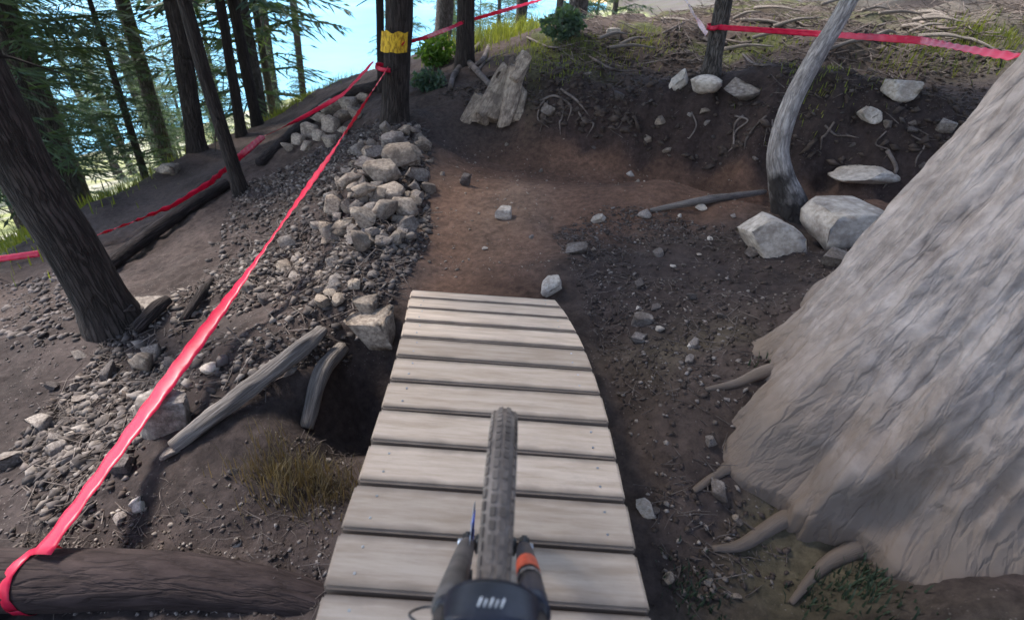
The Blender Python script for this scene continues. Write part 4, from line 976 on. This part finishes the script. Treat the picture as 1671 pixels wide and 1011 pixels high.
# ------------------------------------------------------------------ bicycle front
def bike():
    _h = conv(.887, .335); _a = conv(.573, .596); hub = np.array((0.0, *_h)); rad = .357
    ax = np.array((0, _a[0] - _h[0], _a[1] - _h[1])); ax /= np.linalg.norm(ax); pr = np.cross(ax, (1, 0, 0))
    if pr[1] < 0: pr = -pr                        # forward-ish normal of the fork plane
    root = empty("mountain_bike", (0, _h[0], _h[1] - rad)); props(root, "front end of a mountain bike with a dusty knobbly tyre rolling on the plank ramp", "bicycle")
    off = np.array(root.location)
    def put(name, parts, mat, parent=root, smooth=True):
        v, f, u = join(parts) if isinstance(parts, list) else parts
        o = link(name, mesh(name, v - off, f, MT[mat], smooth, u), parent); return o
    wheel = empty("front_wheel", (0, 0, 0)); wheel.parent = root
    def ring(Rm, prof, seg=96):
        V = []; n = len(prof)
        for i in range(seg):
            a = 2 * math.pi * i / seg
            for (px, pr_) in prof: V.append((hub[0] + px, hub[1] + (Rm + pr_) * math.cos(a), hub[2] + (Rm + pr_) * math.sin(a)))
        F = [(i * n + j, i * n + (j + 1) % n, ((i + 1) % seg) * n + (j + 1) % n, ((i + 1) % seg) * n + j) for i in range(seg) for j in range(n)]
        return np.array(V), F, np.zeros((len(V), 2))
    tw = .035; Rm = rad - .036
    prof = [(tw * math.cos(t), .030 * math.sin(t)) for t in np.linspace(0, 2 * math.pi, 16, endpoint=False)]
    ty = put("tyre", ring(Rm, prof), 'tyre', wheel)
    # knobs in rows
    kv = []
    for i in range(84):
        a = 2 * math.pi * i / 84
        for row, (lx, wx) in enumerate(((-.029, .011), (-.010, .012), (.010, .012), (.029, .011))):
            aa = a + (.037 if row in (1, 2) else 0)
            tilt = math.asin(max(-1, min(1, lx / tw)))
            v, f, u = boxm(wx, .018, .003)
            ct, st = math.cos(tilt), math.sin(tilt)
            X = v[:, 0] * ct + (v[:, 2]) * st; Z = -v[:, 0] * st + v[:, 2] * ct; v = np.c_[X, v[:, 1], Z]
            rr = Rm + .030 * math.cos(tilt) + .0015; v[:, 0] += lx + st * .0015; v[:, 2] += rr
            ca, sa = math.cos(aa), math.sin(aa)
            kv.append((np.c_[v[:, 0] + hub[0], hub[1] + v[:, 1] * ca - v[:, 2] * sa, hub[2] + v[:, 1] * sa + v[:, 2] * ca], f, u))
    kb = put("tread_knobs", kv, 'tyre', wheel, False); kb["kind"] = "stuff"
    put("rim", ring(rad - .072, [(-.016, .012), (.016, .012), (.013, -.008), (-.013, -.008)]), 'black', wheel, False)
    X = lambda s: hub + np.array((s, 0, 0))
    put("hub", tube([X(-.055), X(-.05), X(-.03), X(.03), X(.05), X(.055)], [.012, .026, .016, .016, .024, .012], 16), 'black', wheel)
    for i in range(28):
        a = 2 * math.pi * i / 28; sx = .042 if i % 2 else -.042; a2 = a + (.55 if (i // 2) % 2 else -.55)
        p = hub + np.array((sx, .022 * math.cos(a2), .022 * math.sin(a2))); q = hub + np.array((0, (rad - .075) * math.cos(a), (rad - .075) * math.sin(a)))
        put("spoke", tube([p, q], [.001, .001], 5), 'steel', wheel)
    # brake rotor on the left
    V = []; F = []; seg = 60
    for i in range(seg):
        a = 2 * math.pi * i / seg; wob = .004 * math.cos(a * 12)
        for (xx, r_) in ((-.064, .1 + wob), (-.0622, .1 + wob), (-.0622, .082), (-.064, .082)): V.append((hub[0] + xx, hub[1] + r_ * math.cos(a), hub[2] + r_ * math.sin(a)))
    for i in range(seg):
        for j in range(4): F.append((i * 4 + j, i * 4 + (j + 1) % 4, ((i + 1) % seg) * 4 + (j + 1) % 4, ((i + 1) % seg) * 4 + j))
    rot = put("brake_rotor", (np.array(V), F, np.zeros((len(V), 2))), 'steel', wheel, False)
    sp_ = []
    for i in range(6):
        a = 2 * math.pi * i / 6
        sp_.append(tube([hub + np.array((-.063, .02 * math.cos(a), .02 * math.sin(a))), hub + np.array((-.063, .084 * math.cos(a + .5), .084 * math.sin(a + .5)))], [.003, .003], 6))
    put("rotor_arm", sp_, 'anod', rot)
    # fork
    L = lambda s, x, off_=0.0: hub + np.array((x, 0, 0)) + ax * s + pr * off_
    for s, sx in (('l', -.074), ('r', .074)):
        leg = put("fork_leg", tube([L(-.02, sx), L(.02, sx), L(.06, sx * 1.0), L(.2, sx * 1.02), L(.40, sx * 1.03), L(.46, sx * 1.03)], [.014, .019, .022, .024, .027, .0275], 20), 'brownleg' if s == 'l' else 'navy')
        put("axle_bolt", tube([X(sx + math.copysign(.012, sx)), X(sx + math.copysign(.024, sx))], [.013, .011], 12), 'steel', leg)
        put("dropout", [(lambda q: (q[0] + L(-.008, sx), q[1], q[2]))(boxm(.026, .044, .044, .006))], 'black', leg)
        if s == 'r':
            put("decal", tube([L(.16, sx * 1.01), L(.25, sx * 1.02)], [.0254, .0266], 20, cap=False), 'orange', leg)
            put("decal", tube([L(.27, sx * 1.02), L(.29, sx * 1.02)], [.0268, .027], 20, cap=False), 'steel', leg)
        put("stanchion", tube([L(.46, sx * 1.03), L(.66, sx * 1.03)], [.018, .018], 18), 'black', leg)
        put("wiper_seal", tube([L(.455, sx * 1.03), L(.475, sx * 1.03)], [.024, .022], 18), 'black', leg)
    cal = put("brake_caliper", [(lambda q: (q[0] + L(.11, -.068, -.06), q[1], q[2]))(boxm(.036, .05, .075, .01))], 'black')
    # arch with mudguard
    V = []; nA = 17; nS = 9
    for j in range(nS):
        t = j / (nS - 1)
        for i in range(nA):
            a = math.pi * i / (nA - 1); wx = .074 * (1 - .06 * t)
            xx = -wx * math.cos(a); lift = .02 * math.sin(a) ** .6
            V.append(L(.478 + .075 * t + lift * .6, xx, .035 * math.sin(a) ** .5 * (1 - t) + lift))
    F = [(j * nA + i, j * nA + i + 1, (j + 1) * nA + i + 1, (j + 1) * nA + i) for j in range(nS - 1) for i in range(nA - 1)]
    mg = put("fork_arch", (np.array(V), F, np.zeros((len(V), 2))), 'navy')
    md = mg.modifiers.new("thick", 'SOLIDIFY'); md.thickness = .014; md.offset = 0
    put("arch_bridge", tube([L(.445, -.078), L(.49, -.06, .01), L(.505, 0, .02), L(.49, .06, .01), L(.445, .078)], [.022, .02, .02, .02, .022], 12, sub=5), 'navy')
    # slanted white strokes of the logo on the arch
    for i in range(5):
        c_ = L(.552, -.018 + .009 * i, .045); d_ = (UC * .010 + RC * .004)
        h_ = .6 if i in (1, 3) else 1.0
        put("logo_stroke", tube([c_ - d_ * .8, c_ + d_ * h_ * .6], [.0017, .0017], 6), 'white', mg)
    # crown, stem and bar (just below the picture)
    put("fork_crown", tube([L(.66, -.076), L(.672, -.04), L(.68, 0), L(.672, .04), L(.66, .076)], [.026, .028, .03, .028, .026], 14, sub=4), 'black')
    put("steerer", tube([L(.68, 0), L(.80, 0)], [.026, .026], 16), 'black')
    put("stem", tube([L(.80, 0), L(.82, 0, .0)], [.03, .03], 14), 'black')
    bar = put("handlebar", tube([L(.81, -.38, -.05), L(.80, -.2, -.02), L(.80, -.05, .0), L(.80, .05, .0), L(.80, .2, -.02), L(.81, .38, -.05)], [.0111, .013, .0158, .0158, .013, .0111], 14, sub=5), 'black')
    for sx in (-1, 1): put("grip", tube([L(.806, sx * .26, -.031), L(.81, sx * .39, -.052)], [.016, .016], 14), 'navy', bar)
    # brake hose
    put("brake_hose", tube([L(.13, -.075, -.06), L(.30, -.10, .0), P(728, 984, .56), P(690, 990, .56), P(668, 1002, .53), P(690, 1030, .48), L(.78, -.1, .02)], [.0026] * 7, 8, sub=8), 'black')
bike()

# ------------------------------------------------------------------ barrier tape
def ribbon(name, pts_, width, label, twist=0.0, tw0=0.0, mat='tape', sag=0.0, group=None, n=60, wob=.004, fold=True):
    pts_ = np.array(pts_, float); seg = np.r_[0, np.cumsum(np.linalg.norm(np.diff(pts_, axis=0), axis=1))]
    t = np.linspace(0, seg[-1], n); q = np.stack([np.interp(t, seg, pts_[:, i]) for i in range(3)], -1)
    u = t / seg[-1]; q[:, 2] -= sag * 4 * u * (1 - u)
    T = np.gradient(q, axis=0); T /= np.linalg.norm(T, axis=1)[:, None]
    up = np.array((0, 0, 1.)); A = np.cross(T, up); A /= np.linalg.norm(A, axis=1)[:, None] + 1e-9; B = np.cross(A, T)
    r = np.random.default_rng(int(width * 1e4) + n); an = tw0 + twist * u * 2 * np.pi + .22 * np.sin(u * 17 + 1) * (1 if twist or fold else 0)
    D = A * np.cos(an)[:, None] + B * np.sin(an)[:, None]; Nn = np.cross(D, T)
    w = width / 2
    V = []; k_ = 5
    for i in range(n):
        for j, s_ in enumerate((-1, -.5, 0, .5, 1)):
            V.append(q[i] + D[i] * w * s_ + Nn[i] * (w * .10 * (1 - s_ * s_) + wob * math.sin(i * 1.7 + j)))
    F = [(i * k_ + j, i * k_ + j + 1, (i + 1) * k_ + j + 1, (i + 1) * k_ + j) for i in range(n - 1) for j in range(k_ - 1)]
    b = q[0].copy(); o = link(name, mesh(name, np.array(V) - b, F, MT[mat], True), None, tuple(b))
    m = o.modifiers.new("film", 'SOLIDIFY'); m.thickness = .0006
    props(o, label, "tape", group); return o
A = P(66, 905, 1.27); kp = KB + KD * 0.0
def trunk_pt(bp, dd, rad, px, py, side=(0, -1, 0)):
    d = ray(px, py); t = (bp[1]) / d[1]; p = CAM + d * t; return p + np.array(side) * rad * 1.03
B_ = trunk_pt(KB, KD, KR, 636, 112)
main = ribbon("barrier_tape", [A, B_], .12, "long red tape stretched from the fallen log up to the yellow-blazed tree", twist=.16, tw0=.15, sag=.05, n=140)
# strip wrapped round the log
def loop(name, c_, axis_, rad, width, label, n=28, parent=None, tail=None, mat='tape'):
    axis_ = np.array(axis_, float); axis_ /= np.linalg.norm(axis_); u = np.cross(axis_, (0, 0, 1)); u /= np.linalg.norm(u); w = np.cross(axis_, u); V = []; n1 = n + 1
    for i in range(n1):
        a = 2 * math.pi * i / n
        for j, s_ in enumerate((-1, -.3, .3, 1)):
            V.append(u * math.cos(a) * rad + w * math.sin(a) * rad + axis_ * (s_ * width / 2 + .012 * math.sin(a * 2)) + (u * math.cos(a) + w * math.sin(a)) * .003 * math.sin(i * 2.1 + j * 1.3))
    F = [(i * 4 + j, i * 4 + j + 1, i * 4 + 5 + j, i * 4 + 4 + j) for i in range(n) for j in range(3)]
    o = link(name, mesh(name, np.array(V), F, MT[mat], True), parent, tuple(c_)); m = o.modifiers.new("film", 'SOLIDIFY'); m.thickness = .0006
    if label: props(o, label, "tape")
    return o
lax = lb[2] - lb[1]; lc = P(62, 945, 1.2505)
loop("tape_wrap", lc, lax + np.array((0, .0, .06)), 48 * depth(lc) / F0 + .006, .05, "red tape wrapped and knotted round the thick fallen log")
kc = B_ + np.array((0, KR * 1.03, 0)); loop("tape_wrap", kc, KD + np.array((.05, .05, 0)), KR * 1.06, .05, "red tape band tied round the trunk under the yellow blaze")
# yellow blaze as a painted skin on the trunk
def blaze():
    c1, c2 = P(645, 82, KB[1]), P(647, 52, KB[1]); d_ = (c2 - c1); n = 20; V = []; UV = []; rows = 7
    for j in range(rows):
        t = j / (rows - 1); c_ = c1 + d_ * t
        for i in range(n):
            a = R(-165) + R(150) * i / (n - 1); rr = KR * 1.06
            jag = .045 * vnoise(np.array([i * .33]), np.array([j * .7]), 3)[0] * (1 if j in (0, rows - 1) else 0)
            V.append((c_[0] + rr * math.cos(a) - KB[0], c_[1] + rr * math.sin(a) - KB[1], c_[2] + jag - KB[2])); UV.append((i / n, t * .3))
    F = [(j * n + i, j * n + i + 1, (j + 1) * n + i + 1, (j + 1) * n + i) for j in range(rows - 1) for i in range(n - 1)]
    link("paint_blaze", mesh("paint_blaze", V, F, MT['yellow'], True, UV), KT)
blaze()
# tape from the blazed tree to the right
T2 = trunk_pt(NB, ND, NR, 757, 36); T1 = trunk_pt(KB, KD, KR, 662, 70)
ribbon("barrier_tape", [T1, T2], .055, "red and white tape from the yellow-blazed tree to the tree with exposed roots", .3, .9, sag=.02, mat='tape')
ribbon("barrier_tape", [T2, P(890, -2, NB[1] + 1.5), P(960, -28, NB[1] + 2)], .06, "tape climbing from the tree with exposed roots out over the ridge", .6, .7, mat='tape')
# tape running along the low wall towards the path
ribbon("barrier_tape", [trunk_pt(KB, KD, KR, 622, 98, (-.3, -.8, 0)), P(560, 150, 7.2), gp(432, 236, .12)], .06, "slack red tape running along the low stone wall", .5, .6, sag=.04)
pl = [gp(432, 238, .12), gp(395, 275, .16), gp(345, 322, .16), gp(290, 352, .13), gp(230, 376, .12), gp(165, 402, .14), gp(120, 415, .16)]
ribbon("barrier_tape", pl, .09, "faded pink tape strung low along the dirt path", .4, .5, n=80, wob=.012)
ribbon("barrier_tape", [gp(70, 424, .08), gp(0, 437, .12), gp(-60, 446, .15)], .08, "short red tape beyond the thick leaning trunk at the path edge", .2, .9)
# right-hand tape
RT = trunk_pt(PB, PD, PR, 1168, 44)
bt = np.array((BB[0] - .25, BB[1] + .42, 0)); 
ribbon("barrier_tape", [RT, P(1330, 55, PB[1] - 1.2), P(1500, 66, PB[1] - 2.6), P(1660, 94, PB[1] - 4.2)], .055, "red tape stretched along the hillside behind the leaning tree", .25, 1.2, sag=.0, n=110)
ribbon("barrier_tape", [P(1112, -12, PB[1] + .3), P(1132, 24, PB[1] + .1), P(1153, 56, PB[1] - PR)], .06, "pale end of tape hanging beside the dark grey trunk", .2, .3, mat='tape_white')
loop("tape_wrap", RT + np.array((0, PR * 1.03, 0)), PD, PR * 1.08, .05, "red tape band tied round the dark grey trunk")
